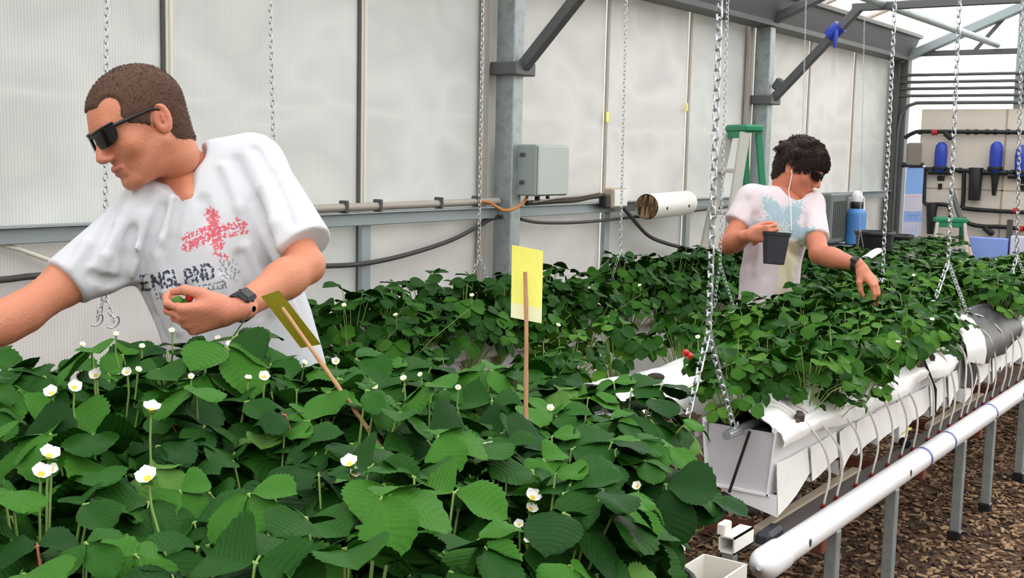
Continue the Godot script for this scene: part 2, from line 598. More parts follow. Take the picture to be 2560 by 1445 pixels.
	part("gable_web", b.done(M.dark_steel), gable)
	for y in [2.54, 2.465, 2.395, 2.32]:
		b = MB.new()
		b.tube([Vector3(END_X - 0.14, y, -4.04), Vector3(END_X - 0.14, y, -1.0)], 0.017, 10)
		part("gable_pipe", b.done(M.dark_steel), gable)
	b = MB.new()
	b.tube([Vector3(END_X - 0.16, 0.4, -4.0), Vector3(END_X - 0.16, 1.95, -4.0), Vector3(END_X - 0.16, 2.12, -3.975), Vector3(END_X - 0.16, 2.21, -3.91), Vector3(END_X - 0.16, 2.243, -3.82), Vector3(END_X - 0.16, 2.245, -3.6), Vector3(END_X - 0.16, 2.245, -1.0)], 0.019, 10)
	part("gable_pipe", b.done(M.dark_steel), gable)

	# roof: panels from eaves to ridge on both slopes
	var roof := setting("ceiling")
	for i in range(-5, 8):
		var x0 := 3.25 + BAY * i
		for s in [-1.0, 1.0]:
			b = MB.new()
			var A := Vector3(x0 + BAY * 0.5, 2.99, 4.14 * s)
			var R := Vector3(x0 + BAY * 0.5, 4.56, 0)
			b.beam(A, R, BAY - 0.04, 0.012, Vector3.UP)
			part("roof_panel", b.done(M.roof_panel), roof)
			b = MB.new()
			b.beam(A + Vector3(-BAY * 0.5, 0, 0), R + Vector3(-BAY * 0.5, 0, 0), 0.045, 0.04, Vector3.UP, 0.004)
			part("glazing_bar", b.done(M.mullion_grey), roof)
	# the sides of the house behind the viewer
	b = MB.new(); b.box(Vector3(5, 1.5, 4.14), Vector3(16.2, 3.0, 0.012))
	setting("wall_right", b.done(M.shade_panel))
	b = MB.new(); b.box(Vector3(-2.95, 1.5, 0), Vector3(0.012, 3.0, 8.3))
	var gp := [Vector3(-2.95, 3.0, -4.14), Vector3(-2.95, 3.0, 4.14), Vector3(-2.95, 4.56, 0)]
	b.flat(gp)
	setting("wall_near", b.done(M.shade_panel))

func hose(called: String, label: String, category: String, pts: Array, r: float, m: Material, group := ""):
	var c := Curve3D.new()
	for i in pts.size():
		var a: Vector3 = pts[maxi(i - 1, 0)]
		var z: Vector3 = pts[mini(i + 1, pts.size() - 1)]
		c.add_point(pts[i], (a - z) / 6.0, (z - a) / 6.0)
	c.bake_interval = 0.04
	var b := MB.new()
	b.tube(Array(c.get_baked_points()), r, 8)
	return single(called, b.done(m), label, category, Vector3.ZERO, group)

func build_wall_fittings():
	var zf := WALL_Z + 0.17
	var b := MB.new()
	# switch box on the middle post
	var t := thing("switch_box", "grey steel switch box fixed on the middle post above the rail", "box", Vector3(5.78, 1.37, WALL_Z + 0.19))
	b.box(Vector3(0.02, 0.15, 0.03), Vector3(0.34, 0.30, 0.17), Basis(), 0.008)
	part("body", b.done(M.box_grey), t)
	b = MB.new(); b.box(Vector3(0.02, 0.15, 0.122), Vector3(0.325, 0.285, 0.012), Basis(), 0.004)
	part("lid", b.done(M.box_grey_light), t)
	for y in [0.08, 0.24]:
		b = MB.new(); b.box(Vector3(-0.156, y, 0.02), Vector3(0.014, 0.022, 0.035), Basis(), 0.004)
		part("knockout", b.done(M.gasket), t)
	b = MB.new(); b.tube([Vector3(-0.02, 0.0, 0.04), Vector3(-0.02, -0.03, 0.04)], 0.016, 10)
	part("gland", b.done(M.black_plastic), t)
	b = MB.new(); b.tube([Vector3(0.09, 0.0, 0.04), Vector3(0.09, -0.022, 0.04)], 0.012, 10)
	part("gland", b.done(M.black_plastic), t)
	# conduit along the rail and the wires after it
	b = MB.new()
	b.tube([on_z(700, 526, WALL_Z + 0.10), on_z(1245, 503, WALL_Z + 0.10)], 0.021, 10)
	var cd := single("conduit", b.done(M.mullion_grey), "grey conduit pipe clipped along the top of the wall rail", "pipe")
	for x in [860, 945, 1097, 1190]:
		b = MB.new()
		var p := on_z(x, 521 - (x - 760) * 0.042, WALL_Z + 0.10)
		b.box(p, Vector3(0.02, 0.062, 0.056), Basis(), 0.004)
		part("clip", b.done(M.gasket), cd)
	hose("cable", "orange cable drooping across the middle post below the switch box", "cable", [on_z(1195, 503, zf - 0.02), on_z(1225, 507, zf), on_z(1255, 525, zf + 0.06), on_z(1285, 522, zf + 0.07), on_z(1310, 505, zf + 0.05), on_z(1318, 490, zf + 0.04)], 0.009, M.orange_cable)
	hose("cable", "brown bundled wires running along the rail from switch box to junction box", "cable", [on_z(1316, 508, zf - 0.06), on_z(1380, 503, zf - 0.07), on_z(1440, 500, zf - 0.07), on_z(1480, 492, zf - 0.06), on_z(1512, 488, zf - 0.05)], 0.016, M.clip_brown)
	hose("cable", "thin pale wire looped above the bundled wires beside the junction box", "cable", [on_z(1330, 506, zf - 0.05), on_z(1400, 494, zf - 0.05), on_z(1450, 490, zf - 0.05), on_z(1500, 481, zf - 0.05)], 0.007, M.mullion_grey)
	hose("cable", "black cable sagging along the side wall behind the man in front", "cable", [on_z(-260, 720, WALL_Z + 0.06), on_z(0, 700, WALL_Z + 0.06), on_z(90, 690, WALL_Z + 0.06), on_z(300, 676, WALL_Z + 0.06), on_z(560, 668, WALL_Z + 0.06), on_z(820, 665, WALL_Z + 0.06), on_z(930, 656, WALL_Z + 0.06), on_z(1040, 630, WALL_Z + 0.06), on_z(1140, 595, WALL_Z + 0.06), on_z(1230, 546, WALL_Z + 0.06), on_z(1258, 543, WALL_Z + 0.12)], 0.013, M.black_cable)
	hose("cable", "slack dark cable under the rail between middle post and white pipe", "cable", [on_z(1302, 548, zf - 0.02), on_z(1345, 556, zf - 0.05), on_z(1420, 557, zf - 0.05), on_z(1500, 552, zf - 0.05), on_z(1580, 543, zf - 0.05), on_z(1640, 538, zf - 0.04), on_z(1760, 524, zf - 0.03), on_z(1830, 516, zf - 0.02)], 0.010, M.black_cable)
	hose("cable", "black cable dropping from the junction box down into the far plants", "cable", [on_z(1545, 502, zf - 0.04), on_z(1580, 545, zf), on_z(1620, 588, zf), on_z(1665, 608, zf), on_z(1720, 622, zf), on_z(1790, 640, zf)], 0.014, M.black_cable)
	hose("cable", "cream wire slanting down across the wall at the far left", "cable", [on_z(-120, 600, WALL_Z + 0.05), on_z(20, 616, WALL_Z + 0.05), on_z(140, 655, WALL_Z + 0.05), on_z(300, 690, WALL_Z + 0.05)], 0.009, M.white_cable)
	# junction box
	t = thing("junction_box", "small pale junction box on the rail beside the white pipe", "box", on_z(1533, 495, WALL_Z + 0.13))
	b = MB.new(); b.box(Vector3(0.03, 0, 0), Vector3(0.20, 0.135, 0.07), Basis(), 0.01)
	part("body", b.done(M.tan_board), t)
	b = MB.new(); b.box(Vector3(0.03, 0, 0.04), Vector3(0.17, 0.11, 0.012), Basis(), 0.004)
	part("lid", b.done(M.pvc_old), t)
	b = MB.new(); b.box(Vector3(-0.11, -0.02, 0), Vector3(0.07, 0.09, 0.06), Basis(), 0.01)
	part("adapter", b.done(M.black_plastic), t)
	# length of white pipe lying along the rail
	var a := on_z(1617, 517, WALL_Z + 0.24)
	var e := on_z(1716, 507, WALL_Z + 0.22)
	t = thing("drain_pipe", "short length of wide white pipe resting along the wall rail", "pipe", a)
	var d := e - a
	b = MB.new(); b.tube([Vector3.ZERO, d], 0.088, 28, false)
	b.tube([d, d + d.normalized() * 0.004], [0.088, 0.084], 28, true)
	var rim := MB.new()
	part("shell", b.done(M.pvc_old), t)
	b = MB.new(); b.tube([d * 0.96, d * 0.03, Vector3.ZERO, d * 0.0], [0.079, 0.079, 0.081, 0.088], 28, false)
	b.tube([d * 0.90, d * 0.91], [0.080, 0.080], 28, true)
	part("bore", b.done(M.pvc_inside), t)
	var side := d.normalized().cross(Vector3.UP)
	for q in [0.22, 0.78]:
		b = MB.new()
		b.sphere(d * q + side * 0.086 + Vector3(0, -0.012, 0), Vector3(0.012, 0.012, 0.008))
		part("screw", b.done(M.gasket), t)
	# marks on the wall
	b = MB.new(); b.box(on_z(1519, 293, WALL_Z + 0.025), Vector3(0.035, 0.07, 0.006), Basis(), 0.002)
	single("wall_tag", b.done(M.yellow_card), "small yellow tag stuck on the nearer mullion right of the middle post", "tag")
	b = MB.new(); b.box(on_z(1717, 268, WALL_Z + 0.025), Vector3(0.03, 0.06, 0.006), Basis(), 0.002)
	single("wall_tag", b.done(M.yellow_card), "small faded yellow tag on the mullion before the far post", "tag")
	# heater cabinet, blue sprayer and pots near the far corner
	t = thing("wall_cabinet", "grey cabinet on the side wall behind the far man", "cabinet", on_z(2078, 602, -3.9))
	b = MB.new(); b.box(Vector3(0, 0.22, 0), Vector3(0.62, 0.46, 0.2), Basis(), 0.015)
	part("body", b.done(M.cabinet_grey), t)
	b = MB.new()
	for q in 7:
		b.box(Vector3(-0.25 + q * 0.05, 0.21, 0.103), Vector3(0.02, 0.34, 0.012), Basis(), 0.003)
	part("grille", b.done(M.gasket), t)
	b = MB.new(); b.box(Vector3(0.2, 0.22, 0.103), Vector3(0.18, 0.38, 0.012), Basis(), 0.004)
	part("door", b.done(M.box_grey_light), t)
	t = thing("sprayer_bottle", "blue plastic bottle with white top by the far corner", "bottle", on_z(2137, 612, -3.72))
	var sh := MB.new(); sh.box(t.position + Vector3(0, -0.015, -0.13), Vector3(0.34, 0.03, 0.5), Basis(), 0.004); sh.box(t.position + Vector3(0, -0.10, -0.33), Vector3(0.03, 0.16, 0.05), Basis(), 0.004)
	single("wall_shelf", sh.done(M.galvanised_steel), "small steel wall shelf under the blue bottle", "shelf")
	b = MB.new(); b.lathe([Vector2(0, 0), Vector2(0.085, 0), Vector2(0.09, 0.02), Vector2(0.09, 0.29), Vector2(0.08, 0.32), Vector2(0.05, 0.345)], 20)
	part("body", b.done(M.jug_blue), t)
	b = MB.new(); b.lathe([Vector2(0.055, 0.34), Vector2(0.06, 0.36), Vector2(0.06, 0.40), Vector2(0.04, 0.41)], 16)
	part("collar", b.done(M.black_plastic), t)
	b = MB.new(); b.lathe([Vector2(0.045, 0.40), Vector2(0.05, 0.45), Vector2(0.04, 0.50), Vector2(0.0, 0.51)], 16)
	b.tube([Vector3(0.02, 0.47, 0), Vector3(0.10, 0.44, 0.02), Vector3(0.13, 0.30, 0.02), Vector3(0.12, 0.05, 0.03)], 0.016, 8)
	part("pump_head", b.done(M.pvc), t)
	var spots := [[2185, 618, 9.4, 0.24, "big black tub among the plants beside the far chain"], [2243, 622, 10.6, 0.21, "smaller black tub with a plant in it near the banner"]]
	for s in spots:
		var p := at(s[0], s[1], s[2])
		t = thing("plant_tub", s[4], "tub", p + Vector3(0, -0.12, 0))
		b = MB.new()
		var r: float = s[3] * 0.62
		b.lathe([Vector2(0, -0.06), Vector2(r * 0.8, -0.06), Vector2(r * 0.8, -0.05), Vector2(r, 0.22), Vector2(r * 1.08, 0.22), Vector2(r * 1.08, 0.25), Vector2(r * 0.96, 0.25), Vector2(r * 0.92, 0.17), Vector2(0, 0.17)], 24)
		part("body", b.done(M.black_plastic), t)

func build_step_ladder(called: String, label: String, base: Vector3, height: float, spread: float, width: float, yaw: float, steps: int):
	var t := thing(called, label, "ladder", base)
	t.rotation.y = yaw
	var b := MB.new()
	b.box(Vector3(0, height, 0), Vector3(width + 0.06, 0.055, 0.16), Basis(), 0.015)
	b.box(Vector3(0, height - 0.045, 0.065), Vector3(width + 0.02, 0.05, 0.02), Basis(), 0.005)
	part("top_cap", b.done(M.ladder_green), t)
	for s in [-1.0, 1.0]:
		b = MB.new(); b.beam(Vector3(s * width * 0.5, height - 0.03, 0.06), Vector3(s * (width * 0.5 + 0.09), 0, spread * 0.55), 0.03, 0.075, Vector3.BACK, 0.004)
		part("front_rail", b.done(M.ladder_rail), t)
		b = MB.new(); b.beam(Vector3(s * width * 0.42, height - 0.03, -0.06), Vector3(s * (width * 0.42 + 0.06), 0, -spread * 0.45), 0.025, 0.05, Vector3.BACK, 0.004)
		part("rear_rail", b.done(M.ladder_green), t)
	for k in steps:
		var q := float(k + 1) / (steps + 1)
		b = MB.new(); b.box(Vector3(0, height * (1.0 - q), 0.06 + (spread * 0.55 - 0.06) * q), Vector3(width + 0.16 * q, 0.03, 0.08), Basis(), 0.004)
		part("step", b.done(M.ladder_rail), t)

func build_far_end():
	build_step_ladder("step_ladder", "green topped step ladder standing against the wall behind the far man", Vector3(7.98, 0, -3.60), 1.83, 0.62, 0.24, -2.2, 5)
	build_step_ladder("step_ladder", "green topped step ladder open in front of the beige manifold board", Vector3(12.2, 0, -3.22), 1.04, 0.62, 0.26, -1.2, 3)
	# board and irrigation manifold
	var b := MB.new()
	b.box(Vector3(END_X - 0.10, 1.38, -2.35), Vector3(0.03, 1.60, 2.84), Basis(), 0.004)
	var t := thing("manifold_board", "beige board on the far end wall carrying the black irrigation manifold", "board", Vector3.ZERO)
	part("sheet", b.done(M.board_beige), t)
	b = MB.new()
	b.box(Vector3(END_X - 0.115, 1.38, -2.9), Vector3(0.006, 1.60, 0.02)); b.box(Vector3(END_X - 0.115, 1.34, -2.4), Vector3(0.006, 0.014, 2.6))
	part("seam", b.done(M.tan_board), t)
	var x := END_X - 0.17
	var lines := [["black irrigation pipe along the top of the beige board", [[2262, 345], [2285, 332], [2320, 329], [2560, 331], [2640, 332]]], ["black irrigation pipe carrying the blue filters across the board", [[2270, 412], [2310, 422], [2350, 424], [2560, 433], [2640, 436]]], ["black irrigation pipe low on the board under the blue filters", [[2405, 520], [2450, 525], [2560, 531], [2640, 533]]], ["lowest sagging black irrigation pipe at the foot of the board", [[2408, 545], [2425, 560], [2460, 566], [2500, 567], [2560, 572], [2640, 574]]], ["black irrigation pipe dropping down the left edge of the board", [[2312, 424], [2310, 505], [2316, 511], [2370, 514], [2375, 545]]], ["black riser pipe hanging left of the dark cylinders on the board", [[2410, 430], [2408, 500], [2405, 520]]]]
	var pipes := []
	for L in lines:
		var pts := []
		for q in L[1]: pts.push_back(on_x(q[0], q[1], x))
		pipes.push_back(hose("irrigation_pipe", L[0], "pipe", pts, 0.022, M.black_plastic))
	var fs := [[2352, 395, "blue disc filter on the left of the manifold board"], [2490, 395, "blue disc filter in the middle of the manifold board"], [2554, 404, "blue disc filter cut off by the right edge of the picture"]]
	for f in fs:
		var p := on_x(f[0], f[1], x - 0.02)
		t = thing("disc_filter", f[2], "filter", p, "blue filters on the manifold board")
		b = MB.new(); b.lathe([Vector2(0, -0.15), Vector2(0.045, -0.15), Vector2(0.062, -0.11), Vector2(0.066, 0.06), Vector2(0.058, 0.13), Vector2(0.03, 0.165), Vector2(0, 0.17)], 20)
		part("body", b.done(M.filter_blue), t)
		b = MB.new(); b.lathe([Vector2(0.068, -0.12), Vector2(0.075, -0.12), Vector2(0.075, -0.09), Vector2(0.067, -0.09)], 20)
		b.tube([Vector3(0, -0.15, -0.12), Vector3(0, -0.15, 0.12)], 0.03, 10)
		part("clamp_ring", b.done(M.black_plastic), t)
	b = MB.new(); b.lathe([Vector2(0, -0.14), Vector2(0.02, -0.14), Vector2(0.045, 0.1), Vector2(0.045, 0.16), Vector2(0, 0.16)], 12, Transform3D(Basis(), on_x(2487, 455, x - 0.01)))
	single("drain_valve", b.done(M.black_plastic), "black tapered drain below the middle blue filter", "valve")
	b = MB.new(); b.lathe([Vector2(0, -0.17), Vector2(0.06, -0.17), Vector2(0.07, 0.17), Vector2(0, 0.17)], 16, Transform3D(Basis(), on_x(2438, 460, x - 0.02)))
	single("regulator", b.done(M.black_plastic), "black cylinder hanging under the pipe between two blue filters", "valve")
	b = MB.new(); b.lathe([Vector2(0, -0.17), Vector2(0.035, -0.17), Vector2(0.06, 0.15), Vector2(0, 0.17)], 16, Transform3D(Basis(), on_x(2328, 545, x - 0.02)))
	single("regulator", b.done(M.black_plastic), "black tapered canister hanging left of the far step ladder", "valve")
	b = MB.new(); b.beam(on_x(2362, 333, x - 0.03), on_x(2380, 348, x - 0.05), 0.05, 0.05, Vector3.UP, 0.01)
	part("valve_handle", b.done(M.black_plastic), pipes[0])
	b = MB.new(); b.beam(on_x(2460, 568, x - 0.03), on_x(2482, 587, x - 0.05), 0.05, 0.055, Vector3.UP, 0.01)
	part("valve_handle", b.done(M.black_plastic), pipes[3])
	for f in [[2337, 331, "red fitting on the top pipe of the board"], [2540, 527, "red fitting at the right end of the low pipe"], [2551, 572, "round red valve at the right end of the lowest pipe"]]:
		b = MB.new(); b.tube([on_x(f[0] - 7, f[1], x - 0.01), on_x(f[0] + 7, f[1], x - 0.01)], 0.03, 10)
		single("valve_fitting", b.done(M.valve_red), f[2], "valve")
	for q in [2300, 2420, 2440, 2468, 2488, 2520, 2545]:
		var cuffs := MB.new()
		cuffs.tube([on_x(q - 4, 330, x), on_x(q + 4, 330, x)], 0.029, 8)
		part("coupling", cuffs.done(M.black_plastic), pipes[0])
	for q in [2380, 2400, 2425, 2455, 2530]:
		var cuffs := MB.new()
		cuffs.tube([on_x(q - 4, 423 + (q - 2316) * 0.04, x), on_x(q + 4, 423 + (q - 2316) * 0.04, x)], 0.031, 8)
		part("coupling", cuffs.done(M.black_plastic), pipes[1])
	for f in [[2352, 446, 0.075, 0.025], [2350, 466, 0.04, 0.03], [2556, 452, 0.075, 0.03], [2556, 470, 0.05, 0.03]]:
		b = MB.new(); b.box(on_x(f[0], f[1], END_X - 0.125), Vector3(0.015, f[3] * 2.0, f[2]), Basis(), 0.003)
		single("gauge_plate", b.done(M.black_plastic), "%s small black plate on the board under the %s blue filter" % ["upper" if f[2] > 0.06 else "lower", "left" if f[0] < 2400 else "rightmost"], "plate")
	# banner at the corner, grey plate above it
	build_banner()
	b = MB.new(); b.box(on_x(2285, 386, END_X - 0.2), Vector3(0.04, 0.25, 0.16), Basis(), 0.03)
	single("vent_plate", b.done(M.grey_plate), "small grey rounded plate above the pale blue banner", "plate")
	b = MB.new(); b.tube([on_x(2255, 412, END_X - 0.18), on_x(2308, 414, END_X - 0.18)], 0.03, 8)
	single("bar", b.done(M.black_plastic), "short dark bar along the top edge of the pale banner", "bar")
	# poles leaning by the ladder, pale blocks painted as sky light through glass
	b = MB.new(); b.beam(on_x(2404, 556, 12.5), on_x(2428, 650, 12.3), 0.05, 0.022, Vector3.RIGHT, 0.004)
	single("timber_batten", b.done(M.wood_pale), "pale timber batten leaning right of the far step ladder", "batten")
	b = MB.new(); b.tube([on_x(2378, 474, 12.55), on_x(2403, 552, 12.45), on_x(2412, 600, 12.4)], 0.026, 8)
	single("pole", b.done(M.dark_steel), "dark pole leaning on the board behind the far step ladder", "pole")
	b = MB.new(); b.box(on_x(2472, 625, 12.7) , Vector3(0.10, 0.26, 0.38), Basis(), 0.01)
	single("sky_light_block", b.done(M.sky_block_blue), "pale blue block standing in for sky light through glass under the manifold board", "sky_light_block")
	b = MB.new(); b.box(on_x(2550, 622, 12.7) , Vector3(0.10, 0.26, 0.18), Basis(), 0.01)
	single("sky_light_block", b.done(M.sky_block_white), "lavender white block standing in for sky light at the right edge below the board", "sky_light_block")
	b = MB.new(); b.box(on_x(2522, 600, 12.75), Vector3(0.06, 0.42, 0.05), Basis(), 0.005)
	single("short_post", b.done(M.gasket), "dark short post between the two pale blocks", "post")

func build_banner():
	var im := Image.create(64, 256, false, Image.FORMAT_RGB8)
	var bands := [[0, 78, c8(150, 190, 252)], [78, 128, c8(226, 222, 240)], [128, 158, c8(160, 192, 252)], [158, 205, c8(214, 218, 240)], [205, 218, c8(240, 232, 240)], [218, 238, c8(248, 222, 214)], [238, 256, c8(248, 242, 242)]]
	for q in bands:
		im.fill_rect(Rect2i(0, q[0], 64, q[1] - q[0]), q[2])
	for x in range(10, 54):
		for y in range(138, 152):
			if (x % 9 < 2) or (y < 141 and x % 9 < 6): im.set_pixel(x, y, c8(120, 150, 225))
		for y in range(174, 186):
			if (x % 11 < 2) or (y > 182 and x % 11 < 5): im.set_pixel(x, y, c8(186, 192, 228))
		if x % 7 < 5:
			for y in range(226, 230): im.set_pixel(x, y, c8(232, 150, 150))
		if x % 8 < 5:
			for y in range(84, 87): im.set_pixel(x, y, c8(236, 180, 200))
	var m := mat("banner_print", Color.WHITE, 0.5)
	m.albedo_texture = ImageTexture.create_from_image(im)
	var t := thing("banner", "tall pale blue and white banner hanging beside the far corner post", "banner")
	var b := MB.new()
	var a := on_x(2266, 416, END_X - 0.19); var c := on_x(2310, 416, END_X - 0.19)
	var d := on_x(2300, 640, END_X - 0.19); var e := on_x(2252, 640, END_X - 0.19)
	b.grid(12, 6, func(u: float, w: float) -> Vector3:
		return a.lerp(e, u).lerp(c.lerp(d, u), w) + Vector3(0.006 * sin(w * 6.0 + u * 3.0), 0, 0), 0.0)
	for k in b.uv.size():
		b.uv[k] = Vector2(b.uv[k].y, b.uv[k].x)
	part("sheet", b.done(m), t)
	b = MB.new(); b.tube([a + Vector3(0, 0, -0.02), c + Vector3(0, 0, 0.02)], 0.012, 8)
	part("hem_rod", b.done(M.pvc), t)

# ---------------------------------------------------------------- hanging gutters, chains, drains
var wrinkle := FastNoiseLite.new()
func ordinal(k: int) -> String:
	var w := ["first", "second", "third", "fourth", "fifth", "sixth", "seventh", "eighth", "ninth", "tenth"]
	if k < 10: return w[k]
	var suffix: String = {1: "st", 2: "nd", 3: "rd"}.get((k + 1) % 10, "th") if (k + 1) % 100 < 11 or (k + 1) % 100 > 13 else "th"
	return "%d%s" % [k + 1, suffix]

func film_sheet(x0: float, x1: float, zc: float, half: float, y: float, drop: float, bulge := 0.05) -> MB:
	var b := MB.new()
	var cols := 26
	var rows := maxi(8, int((x1 - x0) / 0.035))
	b.grid(rows, cols, func(u: float, w: float) -> Vector3:
		var x := lerpf(x0, x1, u)
		var s := w * 2.0 - 1.0
		var e := wrinkle.get_noise_3d(x * 1.6, w * 1.8, zc * 7.0)
		var e2 := wrinkle.get_noise_3d(x * 5.0, w * 6.0, zc * 3.0)
		var z: float
		var yy: float
		if absf(s) < 0.8:
			z = s / 0.8 * half
			yy = y + 0.012 + bulge * (1.0 - (s / 0.8) * (s / 0.8)) + e * 0.035 + e2 * 0.016
		else:
			var q := (absf(s) - 0.8) / 0.2
			z = signf(s) * (half + 0.010 + 0.022 * sin(q * 2.4) + maxf(0.0, e) * 0.03 * q)
			yy = y + 0.012 - drop * q * (1.0 + 0.35 * e) + e2 * 0.008
		return Vector3(x, yy, zc + z), 0.003)
	return b

func trough(called: String, label: String, x0: float, x1: float, zc: float, y: float, half := 0.115, open_end := true, film := true) -> Node3D:
	var t := thing(called, label, "trough", Vector3.ZERO, "")
	var b := MB.new()
	var h := 0.205
	var w := 0.006
	# folded channel: floor, two sides with rolled lips, end plate
	b.box(Vector3((x0 + x1) * 0.5, y - h + w * 0.5, zc), Vector3(x1 - x0, w, half * 1.84))
	for s in [-1.0, 1.0]:
		b.beam(Vector3(x0, y - h * 0.5, zc + s * half * 0.96), Vector3(x1, y - h * 0.5, zc + s * half * 0.96), w, h, Vector3(0, 1, s * 0.09).normalized(), 0.0)
		b.tube([Vector3(x0, y, zc + s * half), Vector3(x1, y, zc + s * half)], 0.009, 8)
	part("channel", b.done(M.trough_white), t)
	b = MB.new()
	b.box(Vector3.ZERO, Vector3(0.006, h * 0.92, half * 1.88))
	var ep := b.done(M.trough_white_shaded)
	part("end_plate", ep, t, Transform3D(Basis(), Vector3(x0 + 0.02, y - h * 0.52, zc)))
	part("end_plate", ep, t, Transform3D(Basis(), Vector3(x1 - 0.02, y - h * 0.52, zc)))
	b = MB.new()
	b.grid(maxi(6, int((x1 - x0) / 0.06)), 6, func(u: float, v: float) -> Vector3:
		var xx := lerpf(x0 + 0.03, x1 - 0.03, u)
		return Vector3(xx, y - 0.015 + 0.02 * wrinkle.get_noise_2d(xx * 9.0, v * 3.0), zc + (v - 0.5) * half * 1.86))
	part("substrate", b.done(M.soil), t)
	b = MB.new()
	b.tube([Vector3(x0 - 0.13, y - 0.005, zc + 0.02), Vector3(x1 + 0.05, y - 0.005, zc + 0.02)], 0.015, 10)
	part("carrying_tube", b.done(M.zinc), t)
	if film:
		part("film_cover", film_sheet(x0 + 0.0, x1, zc, half, y, 0.07).done(M.white_film), t)
	return t

func chain(label: String, top: Vector3, split: Vector3, feet: Array, link: float, wire: float, group := ""):
	var t := thing("chain", label, "chain", Vector3.ZERO, group)
	# one link: a stretched ring of wire
	var b := MB.new()
	var ring := []
	for k in 13:
		var a := TAU * k / 12.0
		ring.push_back(Vector3(cos(a) * link * 0.30, sin(a) * link * 0.30 + signf(sin(a)) * link * 0.28, 0))
	b.tube(ring, wire, 5, false)
	var lm := b.done(M.zinc)
	var runs := [[top, split]]
	for f in feet: runs.push_back([split, f])
	var made := 0
	for r in runs:
		var d: Vector3 = r[1] - r[0]
		var n := int(d.length() / (link * 0.92))
		var dir := d.normalized()
		var side := dir.cross(Vector3(0.3, 0.1, 1)).normalized()
		for k in n:
			var bs := Basis(side, dir, side.cross(dir)) * Basis(Vector3.UP, (PI / 2.0 if k % 2 else 0.0) + 0.5)
			part("link", lm, t, Transform3D(bs, r[0].lerp(r[1], (k + 0.5) / n)))
			made += 1
	b = MB.new()
	for f in feet:
		var hk := []
		for k in 9:
			var a := -0.6 + k * 0.55
			hk.push_back(f + Vector3(sin(a) * 0.02, -0.012 - cos(a) * 0.02 + 0.012, 0.004 * k - 0.016))
		b.tube(hk, wire * 1.2, 6)
	part("hook", b.done(M.zinc), t)

